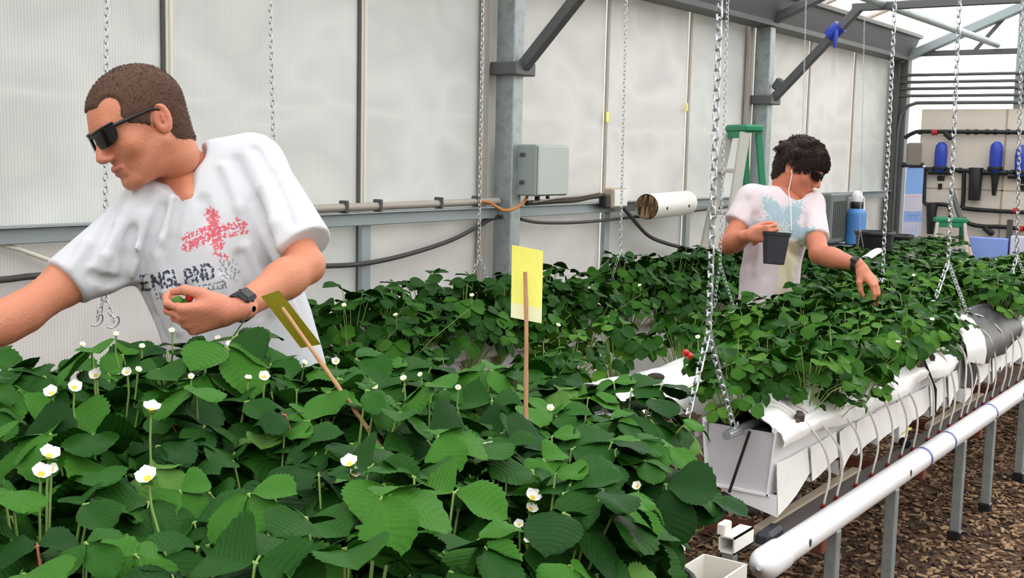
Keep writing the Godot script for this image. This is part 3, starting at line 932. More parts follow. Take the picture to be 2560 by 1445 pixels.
func build_beds():
	wrinkle.noise_type = FastNoiseLite.TYPE_SIMPLEX_SMOOTH
	wrinkle.frequency = 1.0
	wrinkle.fractal_octaves = 2
	wrinkle.seed = 4
	# front row
	var t := trough("growing_trough", "white front trough with open end hanging over the white drain pipe", 3.26, 5.22, -1.445, 0.81)
	add_skirts(t, 3.27, 5.2, -1.445, 0.81)
	var b := MB.new()
	b.tube([Vector3(3.24, 0.80, -1.40), Vector3(3.245, 0.60, -1.46)], 0.005, 6)
	part("strap", b.done(M.black_plastic), t)
	t = trough("growing_trough", "white front trough beyond the gap with a black sheet over its near end", 5.36, 8.7, -1.445, 0.81, 0.115, true, false)
	add_skirts(t, 5.4, 8.6, -1.445, 0.81)
	part("film_cover", film_sheet(6.3, 8.7, -1.445, 0.115, 0.81, 0.07).done(M.white_film), t)
	part("rolled_film", film_sheet(5.30, 5.62, -1.445, 0.125, 0.845, 0.15, 0.07).done(M.white_film), t)
	part("black_sheet", film_sheet(5.55, 6.4, -1.445, 0.12, 0.825, 0.13, 0.06).done(M.black_plastic), t, Transform3D(), "black plastic sheet draped over the trough")
	b = MB.new()
	b.flat([Vector3(5.34, 0.80, -1.31), Vector3(5.60, 0.79, -1.295), Vector3(5.50, 0.60, -1.30), Vector3(5.40, 0.62, -1.305)])
	b.flat([Vector3(5.34, 0.80, -1.313), Vector3(5.40, 0.62, -1.308), Vector3(5.50, 0.60, -1.303), Vector3(5.60, 0.79, -1.298)])
	part("flap", b.done(M.black_plastic), t)
	t = trough("growing_trough", "farthest white trough of the front row, running to the end wall", 8.85, 12.5, -1.445, 0.81)
	# second row
	var second_trough := trough("growing_trough", "second white trough whose bare film shows a planting hole", 3.05, 6.0, -1.83, 0.84, 0.135)
	b = MB.new()
	b.beam(Vector3(3.1, 0.77, -1.675), Vector3(4.2, 0.77, -1.675), 0.02, 0.075, Vector3.UP, 0.004)
	part("side_board", b.done(M.brown_board), second_trough)
	b = MB.new()
	b.sphere(Vector3(3.38, 0.895, -1.80), Vector3(0.045, 0.012, 0.03), Basis(Vector3.UP, 0.4))
	part("planting_hole", b.done(M.soil), second_trough)
	trough("growing_trough", "second row trough beyond the reaching hand, film showing between plants", 6.12, 9.0, -1.83, 0.84, 0.13)
	trough("growing_trough", "farthest trough of the second row by the end wall", 9.12, 12.5, -1.83, 0.84, 0.13)
	# row along the wall
	trough("growing_trough", "white trough by the side wall between the man in front and the yellow card", 3.0, 5.05, -3.1, 0.81, 0.13)
	trough("growing_trough", "white trough by the side wall behind the far man", 5.2, 8.9, -3.1, 0.81, 0.13)
	trough("growing_trough", "white trough along the side wall nearest the far corner", 9.0, 11.5, -3.1, 0.81, 0.13)
	# near rows under the big plants
	trough("growing_trough", "white trough under the big plants, right edge nearest the drain pipe", 0.1, 1.95, -1.02, 0.74)
	trough("growing_trough", "white trough under the middle of the near big plants", 0.1, 2.72, -1.45, 0.74)
	trough("growing_trough", "white trough under the big plants closest to the man in front", 0.1, 2.3, -1.80, 0.78, 0.09)
	# black grow bag seen under the near plants
	b = MB.new(); b.lathe([Vector2(0, 0), Vector2(0.09, 0), Vector2(0.12, 0.17), Vector2(0.128, 0.17), Vector2(0.128, 0.19), Vector2(0.112, 0.19), Vector2(0.10, 0.15), Vector2(0, 0.15)], 24, Transform3D(Basis(), at(1580, 1500, 2.35) + Vector3(0, -0.14, 0)))
	single("plant_pot", b.done(M.black_plastic), "black pot low between the big plants at the bottom edge", "pot")

	build_chips()
	# drain pipe on its stand
	t = thing("drain_stand", "long white drain pipe on grey legs beneath the front trough", "stand", Vector3.ZERO)
	var pz := -1.245
	b = MB.new()
	b.tube([Vector3(3.10, 0.482, pz), Vector3(12.6, 0.482, pz)], 0.041, 24)
	part("pipe", b.done(M.pvc), t)
	b = MB.new()
	b.tube([Vector3(2.988, 0.482, pz), Vector3(2.99, 0.482, pz), Vector3(2.997, 0.482, pz), Vector3(3.01, 0.482, pz), Vector3(3.025, 0.482, pz), Vector3(3.04, 0.482, pz), Vector3(3.13, 0.482, pz), Vector3(3.135, 0.482, pz)], [0.008, 0.018, 0.030, 0.040, 0.0455, 0.047, 0.047, 0.042], 24)
	part("end_cap", b.done(M.pvc), t)
	for x in [4.52, 4.86, 5.56, 7.2]:
		b = MB.new(); b.tube([Vector3(x, 0.482, pz), Vector3(x + 0.022, 0.482, pz)], 0.0418, 24)
		part("blue_band", b.done(M.blue_band), t)
	for x in [3.27, 4.26, 6.1]:
		b = MB.new(); b.sphere(Vector3(x, 0.488, pz + 0.0405), Vector3(0.009, 0.013, 0.003)); part("scuff", b.done(M.clip_brown), t)
	for x in [3.02, 3.57, 4.17, 5.10, 5.62, 6.3, 7.1, 7.9, 8.7, 9.5, 10.3, 11.1, 12.0]:
		var leg := MB.new(); leg.box(Vector3(x, 0.225, pz + 0.004), Vector3(0.04, 0.44, 0.04), Basis(), 0.003)
		var lo := part("leg", leg.done(M.galvanised_steel), t)
		var ft := MB.new(); ft.box(Vector3(x, 0.025, pz + 0.004), Vector3(0.052, 0.05, 0.052), Basis(), 0.006)
		part("foot", ft.done(M.black_plastic), lo)
	b = MB.new()
	b.box(Vector3(7.9, 0.478, -1.325), Vector3(9.5, 0.022, 0.075), Basis(), 0.004)
	part("drip_bar", b.done(M.strip), t)
	for r in [[3.30, 4.2], [5.12, 6.0], [6.9, 8.0]]:
		b = MB.new(); b.box(Vector3((r[0] + r[1]) * 0.5, 0.475, -1.385), Vector3(r[1] - r[0], 0.03, 0.04), Basis(), 0.004)
		part("batten", b.done(M.tan_board), t)
	for x in [3.44, 4.5, 5.36, 6.4, 7.5, 8.6]:
		b = MB.new(); b.beam(Vector3(x, 0.43, -2.15), Vector3(x, 0.43, -1.22), 0.045, 0.045, Vector3.UP, 0.005)
		part("crossbar", b.done(M.rust), t)
		b = MB.new(); b.box(Vector3(x, 0.21, -2.13), Vector3(0.04, 0.42, 0.04), Basis(), 0.004)
		part("rear_leg", b.done(M.rust), t)
	b = MB.new(); b.beam(Vector3(3.16, 0.50, -1.31), Vector3(3.30, 0.492, -1.325), 0.05, 0.05, Vector3.UP, 0.012)
	part("drip_bar_end", b.done(M.pot_black), t)
	# stub of square tube and the open white gutter at the bottom edge
	b = MB.new()
	var p0 := Vector3(2.97, 0.535, -1.335)
	var dx := Vector3(1, 0, 0)
	for s in [-1.0, 1.0]:
		b.box(p0 + dx * 0.06 + Vector3(0, 0.022 * s, 0), Vector3(0.13, 0.005, 0.049)); b.box(p0 + dx * 0.06 + Vector3(0, 0, 0.022 * s), Vector3(0.13, 0.049, 0.005))
	b.box(p0 + dx * 0.1, Vector3(0.01, 0.04, 0.04))
	b.box(p0 + Vector3(0.02, 0.04, -0.02), Vector3(0.05, 0.035, 0.025), Basis(), 0.004)
	single("square_tube", b.done(M.pvc_old), "short cream square tube with open end beside the drain pipe cap", "tube")
	b = MB.new(); b.box(Vector3(2.99, 0.25, -1.335), Vector3(0.035, 0.52, 0.035), Basis(), 0.003)
	single("stand_post", b.done(M.galvanised_steel), "grey post under the cream square tube at the near end of the drain", "post")
	t = thing("open_gutter", "open cream gutter box at the bottom edge left of the drain pipe", "gutter", Vector3(2.66, 0.525, -1.25))
	b = MB.new()
	b.box(Vector3(0, -0.04, 0), Vector3(0.22, 0.006, 0.12))
	for s in [-1.0, 1.0]:
		b.box(Vector3(0, 0, 0.06 * s), Vector3(0.22, 0.085, 0.006)); b.box(Vector3(0.11 * s, 0, 0), Vector3(0.006, 0.085, 0.125))
	part("tray", b.done(M.pvc_old), t)
	b = MB.new(); b.box(Vector3(0, -0.035, 0), Vector3(0.20, 0.004, 0.11))
	part("sediment", b.done(M.brown_board), t)
	# small valve on the bar with a yellow tag
	t = thing("drip_valve", "black drip valve with white body and yellow handle on the dark drip bar", "valve", Vector3(4.66, 0.50, -1.37))
	b = MB.new(); b.box(Vector3(0, 0.018, 0), Vector3(0.09, 0.032, 0.035), Basis(), 0.008); part("body", b.done(M.pvc_old), t)
	b = MB.new(); b.tube([Vector3(-0.03, 0.012, 0.018), Vector3(-0.05, 0.006, 0.045)], 0.018, 12); part("port", b.done(M.black_plastic), t)
	b = MB.new(); b.beam(Vector3(0.0, 0.04, 0), Vector3(0.09, 0.042, 0.01), 0.022, 0.012, Vector3.UP, 0.004); part("handle", b.done(M.yellow_card), t)
	# drip tubes
	var xs := [3.63, 3.75, 3.94, 4.11, 4.29, 4.45, 4.6, 4.80, 4.97, 5.12, 5.30, 5.40, 5.55, 5.70, 5.86, 6.05, 6.2, 6.4, 6.58, 6.75, 6.95, 7.1, 7.3, 7.5, 7.7, 7.9, 8.1, 8.3, 8.6, 8.9, 9.2, 9.5]
	for k in xs.size():
		var x: float = xs[k]
		var back := 0.20 if k < 7 else 0.12 + 0.06 * sin(k * 2.3)
		var jig := 0.02 * sin(k * 5.1)
		var d := thing("drip_line", "thin white drip tube arching off the front trough, %s from its near end" % ordinal(k), "tube", Vector3.ZERO, "drip tubes along the front trough")
		var c := Curve3D.new()
		c.add_point(Vector3(x - back - 0.13, 0.86 + jig, -1.44), Vector3.ZERO, Vector3(0.07, 0.05, 0.02))
		c.add_point(Vector3(x - back + 0.03, 0.80 + jig, -1.305), Vector3(-0.05, 0.05, -0.03), Vector3(0.06, -0.06, 0.02))
		c.add_point(Vector3(x + 0.012 * sin(k * 3.0), 0.60, -1.285), Vector3(-0.01, 0.08, 0.0), Vector3(0.0, -0.04, 0.0))
		c.add_point(Vector3(x, 0.495, -1.30), Vector3(0.004, 0.04, 0.002), Vector3.ZERO)
		c.bake_interval = 0.03
		b = MB.new(); b.tube(Array(c.get_baked_points()), 0.0042, 6)
		part("tube", b.done(M.drip_tube), d)
		b = MB.new(); b.lathe([Vector2(0.005, 0.016), Vector2(0.008, 0.012), Vector2(0.009, 0), Vector2(0, 0)], 8, Transform3D(Basis(), Vector3(x, 0.488, -1.30)))
		part("fitting", b.done(M.red_fitting), d)
	# clips on the front lip
	for x in [3.44, 3.95, 4.70, 4.86, 5.0]:
		b = MB.new(); b.box(Vector3(x, 0.815, -1.325), Vector3(0.035, 0.05, 0.03), Basis(Vector3(0.3, 1, 0.2).normalized(), 0.5), 0.008)
		b.beam(Vector3(x - 0.04, 0.80, -1.32), Vector3(x + 0.01, 0.83, -1.33), 0.02, 0.018, Vector3.UP, 0.004)
		single("film_clip", b.done(M.clip_brown), "brown clip holding film on the front trough lip, %s from the near end" % ordinal([3.44, 3.95, 4.70, 4.86, 5.0].find(x)), "clip", Vector3.ZERO, "clips on the front trough")
	b = MB.new()
	b.tube([Vector3(4.55, 0.90, -1.40), Vector3(4.70, 0.84, -1.31), Vector3(4.83, 0.70, -1.29), Vector3(4.86, 0.6, -1.295)], 0.007, 6)
	single("black_hose", b.done(M.black_plastic), "black hose looping over the front trough among the white tubes", "hose")
	# white film flags standing among the far plants near the reaching hand
	for f in [[2168, 643, 6.6, 0.10, "white film tab sticking up beyond the far man's wrist"], [2075, 665, 6.2, 0.07, "white film tab lying under the far man's forearm"]]:
		var q := at(f[0], f[1], f[2])
		b = MB.new(); b.grid(5, 3, func(u: float, w: float) -> Vector3: return q + Vector3((u - 0.5) * f[3] * 1.4, 0.04 * u + 0.01 * sin(w * 3.0), (0.5 - u) * -0.02 + w * 0.06), 0.004)
		part("film_tab", b.done(M.white_film), second_trough)

	# chains, from the purlin pipes down to the troughs
	chain("zinc chain in front of the far man holding the near end of the front trough", Vector3(2.94, 2.80, -1.42), Vector3(2.97, 1.13, -1.42), [Vector3(3.17, 0.82, -1.42), Vector3(2.86, 0.86, -1.43)], 0.029, 0.0033)
	chain("zinc chain beside the reaching hand", on_z(2240, -60, -1.83), on_z(2206, 690, -1.83), [on_z(2186, 760, -1.83), on_z(2248, 775, -1.81)], 0.029, 0.0033)
	chain("zinc chain hanging in front of the beige board", on_z(2402, -70, -1.42), on_z(2370, 655, -1.42), [on_z(2340, 742, -1.43), on_z(2418, 782, -1.40)], 0.029, 0.0033)
	chain("zinc chain in front of the junction box, splitting over the wall plants", on_z(1568, -90, -3.06), on_z(1551, 625, -3.06), [on_z(1528, 700, -3.06), on_z(1604, 735, -3.02)], 0.022, 0.0021)
	chain("zinc chain left of the middle post", on_z(1209, -110, -3.06), on_z(1197, 640, -3.08), [on_z(1172, 715, -3.1), on_z(1226, 715, -3.06)], 0.022, 0.0021)
	chain("zinc chain behind the shoulder of the man in front", on_z(672, -140, -3.06), on_z(690, 640, -3.08), [on_z(660, 760, -3.1), on_z(726, 770, -3.06)], 0.022, 0.0021)
	chain("zinc chain left of the white pipe's right end, thinner than its neighbour", on_z(1821, -60, -1.83), on_z(1800, 660, -1.83), [on_z(1785, 760, -1.85), on_z(1835, 770, -1.81)], 0.017, 0.0014)
	chain("zinc chain falling over the far sloping brace", on_z(2015, 0, -3.06), on_z(2000, 560, -3.08), [on_z(1988, 640, -3.1), on_z(2016, 645, -3.06)], 0.017, 0.0014)
	chain("zinc chain right of the far sloping brace", on_z(2161, 36, -3.06), on_z(2150, 570, -3.08), [on_z(2142, 640, -3.1), on_z(2162, 640, -3.06)], 0.017, 0.0014)
	chain("zinc chain at the right edge of the picture", on_z(2556, -60, -1.42), on_z(2542, 640, -1.42), [on_z(2525, 700, -1.43), on_z(2568, 710, -1.40)], 0.029, 0.0033)
	chain("zinc chain hanging behind the white sleeve at the far left", on_z(268, -120, -3.06), on_z(262, 735, -3.08), [on_z(243, 800, -3.1), on_z(284, 805, -3.06)], 0.022, 0.0021)

func add_skirts(t: Node3D, x0: float, x1: float, zc: float, y: float):
	var z := zc + 0.118
	var x := x0
	var k := 0
	while x < x1:
		var L := 0.22 + 0.05 * sin(k * 2.1)
		if x < 3.5: L = 0.26
		var deep := 0.262 if k == 0 else 0.225 + 0.02 * sin(k * 4.0)
		var b := MB.new()
		b.grid(6, 4, func(u: float, w: float) -> Vector3:
			return Vector3(x + L * u, lerpf(y - 0.10, lerpf(y - deep, y - 0.185, u), w), z + 0.004 + 0.012 * w + 0.006 * sin(u * 4.0 + k)), 0.003)
		part("skirt", b.done(M.white_film), t)
		b = MB.new()
		b.flat([Vector3(x, y - 0.20, z - 0.2), Vector3(x, y - 0.20, z + 0.01), Vector3(x, y - deep - 0.004, z + 0.014), Vector3(x, y - deep + 0.02, z - 0.10)])
		b.flat([Vector3(x + 0.01, y - deep + 0.02, z - 0.10), Vector3(x + 0.01, y - deep - 0.004, z + 0.014), Vector3(x + 0.01, y - 0.20, z + 0.01), Vector3(x + 0.01, y - 0.20, z - 0.2)])
		b.flat([Vector3(x, y - 0.20, z + 0.01), Vector3(x + 0.01, y - 0.20, z + 0.01), Vector3(x + 0.01, y - deep - 0.004, z + 0.014), Vector3(x, y - deep - 0.004, z + 0.014)])
		part("hanger_plate", b.done(M.trough_white_shaded if k else M.trough_white), t)
		x += L
		k += 1

# loose wood chips lying on the floor where the aisle is open to view
func build_chips():
	var r := RandomNumberGenerator.new()
	r.seed = 31
	for k in 3:
		var b := MB.new()
		b.box(Vector3.ZERO, Vector3(0.030, 0.006, 0.016), Basis(), 0.002)
		var mm := MultiMesh.new()
		mm.transform_format = MultiMesh.TRANSFORM_3D
		mm.mesh = b.done([M.chip_a, M.chip_b, M.chip_c][k])
		mm.instance_count = 9000
		for i in 9000:
			var p := Vector3(r.randf_range(2.4, 9.0), r.randf_range(0.002, 0.012), r.randf_range(-2.6, 0.4))
			var bs := Basis(Vector3.UP, r.randf() * TAU) * Basis(Vector3.RIGHT, r.randf_range(-0.5, 0.5)) * Basis(Vector3.BACK, r.randf_range(-0.4, 0.4))
			mm.set_instance_transform(i, Transform3D(bs.scaled_local(Vector3(r.randf_range(0.4, 1.5), 1.0, r.randf_range(0.5, 1.4))), p))
		var o := MultiMeshInstance3D.new()
		o.multimesh = mm
		o.name = numbered("wood_chips")
		add_child(o)
		tag(o, ["mid brown", "pale tan", "dark brown"][k] + " wood chips scattered on the floor below the drain pipe", "wood chips", "", "stuff")

# ---------------------------------------------------------------- strawberry plants
var leaf_mats := []
var far_mats := []
func make_leaf_materials():
	var W := 128
	var H := 256
	var col := Image.create(W, H, false, Image.FORMAT_RGB8)
	var bmp := Image.create(W, H, false, Image.FORMAT_RGB8)
	var nz := FastNoiseLite.new()
	nz.frequency = 0.03
	for y in H:
		for x in W:
			var s := absf(float(x) / (W - 1) * 2.0 - 1.0)      # 0 midrib, 1 margin
			var v := float(y) / (H - 1)
			var mid := 1.0 - smooth(0.0, 0.035, s)
			var ph := (v - s * 0.30) * 9.0
			var d := absf(ph - roundf(ph))
			var vein := (1.0 - smooth(0.0, 0.10, d)) * (1.0 - s * 0.6)
			var fine := nz.get_noise_2d(x * 3.0, y * 3.0)
			var k := 0.93 + 0.05 * fine + 0.07 * vein + 0.14 * mid
			col.set_pixel(x, y, Color(clampf(k * 0.95, 0, 1), clampf(k, 0, 1), clampf(k * 0.9, 0, 1)))
			var h := 0.55 + 0.35 * (0.5 - 0.5 * cos(TAU * ph)) * (1.0 - s * 0.35) - 0.25 * mid + 0.06 * fine
			bmp.set_pixel(x, y, Color(h, h, h))
	bmp.convert(Image.FORMAT_RGBA8)
	bmp.bump_map_to_normal_map(5.0)
	var ct := ImageTexture.create_from_image(col)
	var nt := ImageTexture.create_from_image(bmp)
	var tones := [c8(37, 79, 25), c8(46, 92, 29), c8(30, 67, 26), c8(64, 114, 38), c8(96, 134, 66)]
	for k in tones.size():
		var m := mat("leaf_%d" % k, tones[k], 0.5)
		m.metallic_specular = 0.22
		m.albedo_texture = ct
		m.normal_enabled = true
		m.normal_texture = nt
		m.normal_scale = 0.55
		m.backlight = Color(0.22, 0.30, 0.06)
		leaf_mats.push_back(m)
	var far := [c8(44, 86, 22), c8(56, 100, 26), c8(34, 72, 22), c8(78, 120, 38)]
	for k in far.size():
		var m := mat("far_leaf_%d" % k, far[k], 0.5)
		m.metallic_specular = 0.22
		m.albedo_texture = ct
		m.backlight = Color(0.2, 0.28, 0.06)
		far_mats.push_back(m)
	mat("stem", c8(138, 168, 88), 0.6).backlight = Color(0.2, 0.25, 0.1)
	mat("stem_red", c8(164, 96, 70), 0.6)
	var pm := mat("petal", c8(250, 249, 246), 0.5)
	pm.backlight = Color(0.3, 0.3, 0.3)
	mat("flower_heart", c8(224, 196, 60), 0.7)
	mat("berry", c8(196, 44, 30), 0.35)

# one leaflet: base at the origin, tip towards +z, upper side +y
func leaflet(b: MB, xf: Transform3D, ln: float, wd: float, rows: int, cols: int, droop: float, fold: float, wave: float, teeth: bool, sd: float):
	var first := b.v.size()
	var P := []
	for i in rows + 1:
		var t := float(i) / rows
		var w := pow(maxf(0.0, 1.0 - pow(absf(t - 0.6) / (0.6 if t < 0.6 else 0.405), 2.4)), 0.55) * wd * 0.5 * (0.62 + 0.4 * smooth(0.0, 0.45, t))
		if t >= 0.999: w = wd * 0.02
		if t <= 0.001: w = wd * 0.03
		var zz := t * ln
		for j in cols + 1:
			var s := float(j) / cols * 2.0 - 1.0
			var ww := w
			var zt := zz
			if teeth and absf(s) > 0.99 and t > 0.12 and t < 0.97:
				ww *= 1.0 if i % 2 else 0.925
				zt += 0.025 * ln if i % 2 else -0.005 * ln
			# cross rows bow forward at the midrib, as a round leaf tip does
			zt -= s * s * ln * 0.05 * smooth(0.3, 1.0, t)
			var y := -droop * ln * t * t + fold * absf(s) * ww + wave * ln * (sin(t * 9.0 + sd) * 0.5 + sin(s * 5.0 + sd * 2.0) * 0.5) * absf(s)
			y -= 0.25 * fold * s * s * ww
			P.push_back(Vector3(s * ww, y, zt))
	for i in rows + 1:
		for j in cols + 1:
			var du: Vector3 = P[mini(i + 1, rows) * (cols + 1) + j] - P[maxi(i - 1, 0) * (cols + 1) + j]
			var dw: Vector3 = P[i * (cols + 1) + mini(j + 1, cols)] - P[i * (cols + 1) + maxi(j - 1, 0)]
			var nn := du.cross(dw)
			nn = nn.normalized() if nn.length() > 1e-9 else Vector3.UP
			if nn.y < 0: nn = -nn
			b.vert(xf * (P[i * (cols + 1) + j] as Vector3), (xf.basis * nn).normalized(), Vector2(float(j) / cols, float(i) / rows))
	for i in rows:
		for j in cols:
			var p := first + i * (cols + 1) + j
			b.quad(p, p + 1, p + cols + 2, p + cols + 1)

# where a leaf sits: hub, and a basis with +z outward along the leaf and +y its upper side
func leaf_frame(hub: Vector3, az: float, tilt: float, twist: float) -> Transform3D:
	var out := Vector3(sin(az), 0, cos(az))
	var z := (out * cos(tilt) - Vector3.UP * sin(tilt)).normalized()
	var x := Vector3.UP.cross(z).normalized()
	var y := z.cross(x)
	var bs := Basis(x, y, z) * Basis(Vector3.BACK, twist)
	return Transform3D(bs, hub)

var near_leaflets := []
func make_near_plant(n: int, height: float, reach: float, size: float) -> Node3D:
	var root := Node3D.new()
	root.name = "strawberry_plant"
	var b := MB.new()
	b.lathe([Vector2(0.0, 0.0), Vector2(0.022, 0.0), Vector2(0.026, 0.03), Vector2(0.012, 0.05), Vector2(0, 0.055)], 10)
	part("crown", b.done(M.stem_red), root)
	for k in n:
		var q := (k + 0.5) / n
		var r := sqrt(q)
		var az := k * 2.39996 + rng.randf_range(-0.35, 0.35)
		var hub := Vector3(sin(az), 0, cos(az)) * (0.02 + reach * r * rng.randf_range(0.75, 1.1))
		hub.y = height * (1.0 - 0.30 * r * r) * rng.randf_range(0.82, 1.05)
		var tilt := -0.15 + 0.8 * r + rng.randf_range(-0.4, 0.4)
		var fr := leaf_frame(hub, az + rng.randf_range(-0.5, 0.5), tilt, rng.randf_range(-0.3, 0.3))
		var s := size * rng.randf_range(0.7, 1.3) * (0.8 + 0.2 * r)
		var tone: int = [0, 1, 0, 2, 1, 2, 0, 3][rng.randi() % 8]
		if r < 0.4 and rng.randf() < 0.5: tone = 3
		if rng.randf() < 0.05: tone = 4
		# petiole from the crown up to the hub
		var st := MB.new()
		var c0 := Vector3(hub.x * 0.12, 0.04, hub.z * 0.12)
		var mid := c0.lerp(hub, 0.5) + Vector3(0, 0.035, 0)
		var pts := []
		for i in 7:
			var t := i / 6.0
			pts.push_back(c0 * (1 - t) * (1 - t) + mid * 2.0 * t * (1 - t) + hub * t * t)
		st.tube(pts, [0.0026, 0.0024, 0.0022, 0.0021, 0.002, 0.0019, 0.0018], 6)
		for side in [-1.0, 0.0, 1.0]:
			var tip: Vector3 = fr * (Vector3(side * 0.35, 0.02, 0.9 - absf(side) * 0.7).normalized() * 0.10 * s * 1.3 * (1.0 if side == 0.0 else 0.35))
			st.tube([hub, tip], 0.0013, 5)
		var leaf := part("leaf", st.done(M.stem if rng.randf() < 0.94 else M.stem_red), root)
		for side in [-1, 0, 1]:
			var yaw: float = side * rng.randf_range(1.15, 1.45)
			var lx := Transform3D(Basis(Vector3.UP, yaw) * Basis(Vector3.RIGHT, rng.randf_range(-0.05, 0.25)) * Basis(Vector3.BACK, side * -0.15), Vector3.ZERO)
			var off := lx.basis * Vector3(0, 0, (0.13 if side == 0 else 0.045) * s)
			var m := lx.basis.scaled_local(Vector3.ONE * s * (1.0 if side == 0 else 0.94))
			part("leaflet", near_leaflets[rng.randi() % near_leaflets.size() / 5 * 5 + tone], leaf, fr * Transform3D(m, off))
	return root

func make_far_plant(n: int, height: float, reach: float, size: float, tones: Array) -> Node3D:
	var root := Node3D.new()
	root.name = "strawberry_plant"
	for k in n:
		var q := (k + 0.5) / n
		var r := sqrt(q)
		var az := k * 2.39996 + rng.randf_range(-0.5, 0.5)
		var hub := Vector3(sin(az), 0, cos(az)) * (0.015 + reach * r * rng.randf_range(0.7, 1.15))
		hub.y = height * (1.0 - 0.5 * r * r) * rng.randf_range(0.75, 1.08)
		var tilt := -0.05 + 0.85 * r + rng.randf_range(-0.4, 0.4)
		var fr := leaf_frame(hub, az + rng.randf_range(-0.6, 0.6), tilt, rng.randf_range(-0.45, 0.45))
		var s := size * rng.randf_range(0.7, 1.15)
		var b := MB.new()
		for side in [-1, 0, 1]:
			var bs := Basis(Vector3.UP, side * rng.randf_range(1.1, 1.45)) * Basis(Vector3.RIGHT, rng.randf_range(-0.15, 0.3))
			leaflet(b, fr * Transform3D(bs, bs * Vector3(0, 0, (0.12 if side == 0 else 0.04) * s)), s, s * rng.randf_range(0.82, 0.96), 6, 4, rng.randf_range(0.0, 0.35), rng.randf_range(0.05, 0.6), 0.02, false, rng.randf() * 6.0)
		var st := MB.new()
		var c0 := Vector3(hub.x * 0.1, 0.0, hub.z * 0.1)
		st.tube([c0, c0.lerp(hub, 0.5) + Vector3(0, 0.025, 0), hub], [0.0022, 0.002, 0.0016], 4, false)
		var mesh := b.done(tones[rng.randi() % tones.size()])
		st.into(mesh, M.stem)
		part("leaf", mesh, root)
	return root

var near_plants := []
func place(proto: Node3D, where: Vector3, turn: float, sc: Vector3, label: String, group: String) -> Node3D:
	var o: Node3D = proto.duplicate()
	o.name = numbered("strawberry_plant")
	add_child(o)
	o.position = where
	o.basis = Basis(Vector3.UP, turn).scaled_local(sc)
	tag(o, label, "plant", group)
	return o

func canopy_top(x: float, z: float) -> float:
	return 1.19 - 0.14 * smooth(1.2, 2.6, x) - 0.20 * smooth(-1.35, -0.8, z) * smooth(1.2, 1.9, x) + 0.06 * smooth(-1.4, -1.9, z)

func build_near_plants():
	# leaflets of unit length in five tones
	for v in 5:
		for k in 5:
			if k == 0: pass
			var b := MB.new()
			leaflet(b, Transform3D(), 1.0, [1.04, 0.98, 1.10, 0.96, 1.02][v], 20, 6, [0.10, 0.22, 0.04, 0.16, 0.28][v], [0.28, 0.10, 0.40, 0.18, 0.06][v], [0.03, 0.05, 0.02, 0.04, 0.05][v], true, v * 1.7)
			near_leaflets.push_back(b.done(leaf_mats[k]))
	var protos := []
	for k in 6:
		protos.push_back(make_near_plant(22, 0.285, 0.140, 0.073))
	var rows := [[-0.93, 0.52, 1.56, 0.74, "near bed line one by the drain pipe"], [-1.13, 0.62, 1.96, 0.74, "the second near bed line"], [-1.36, 0.72, 2.42, 0.74, "the third near bed line"], [-1.56, 0.86, 2.28, 0.74, "the fourth near bed line"], [-1.75, 0.92, 2.20, 0.78, "the fifth near bed line"], [-1.94, 1.02, 1.52, 0.78, "the last near bed line behind"]]
	var i := 0
	for r in rows:
		var x: float = r[2]
		var k := 0
		while x > r[1]:
			var where := Vector3(x + rng.randf_range(-0.03, 0.03), r[3] - 0.02, r[0] + rng.randf_range(-0.03, 0.03))
			var hs: float = (canopy_top(where.x, where.z) - r[3] + 0.05) / 0.30
			var o := place(protos[i % protos.size()], where, rng.randf() * TAU, Vector3(1.08, hs, 1.08) * rng.randf_range(0.94, 1.06), "big strawberry plant, %s, %s from right end" % [r[4], ordinal(k)], "big strawberry plants of the near bed")
			near_plants.push_back(o)
			x -= 0.195
			i += 1
			k += 1
	for p in protos: p.free()

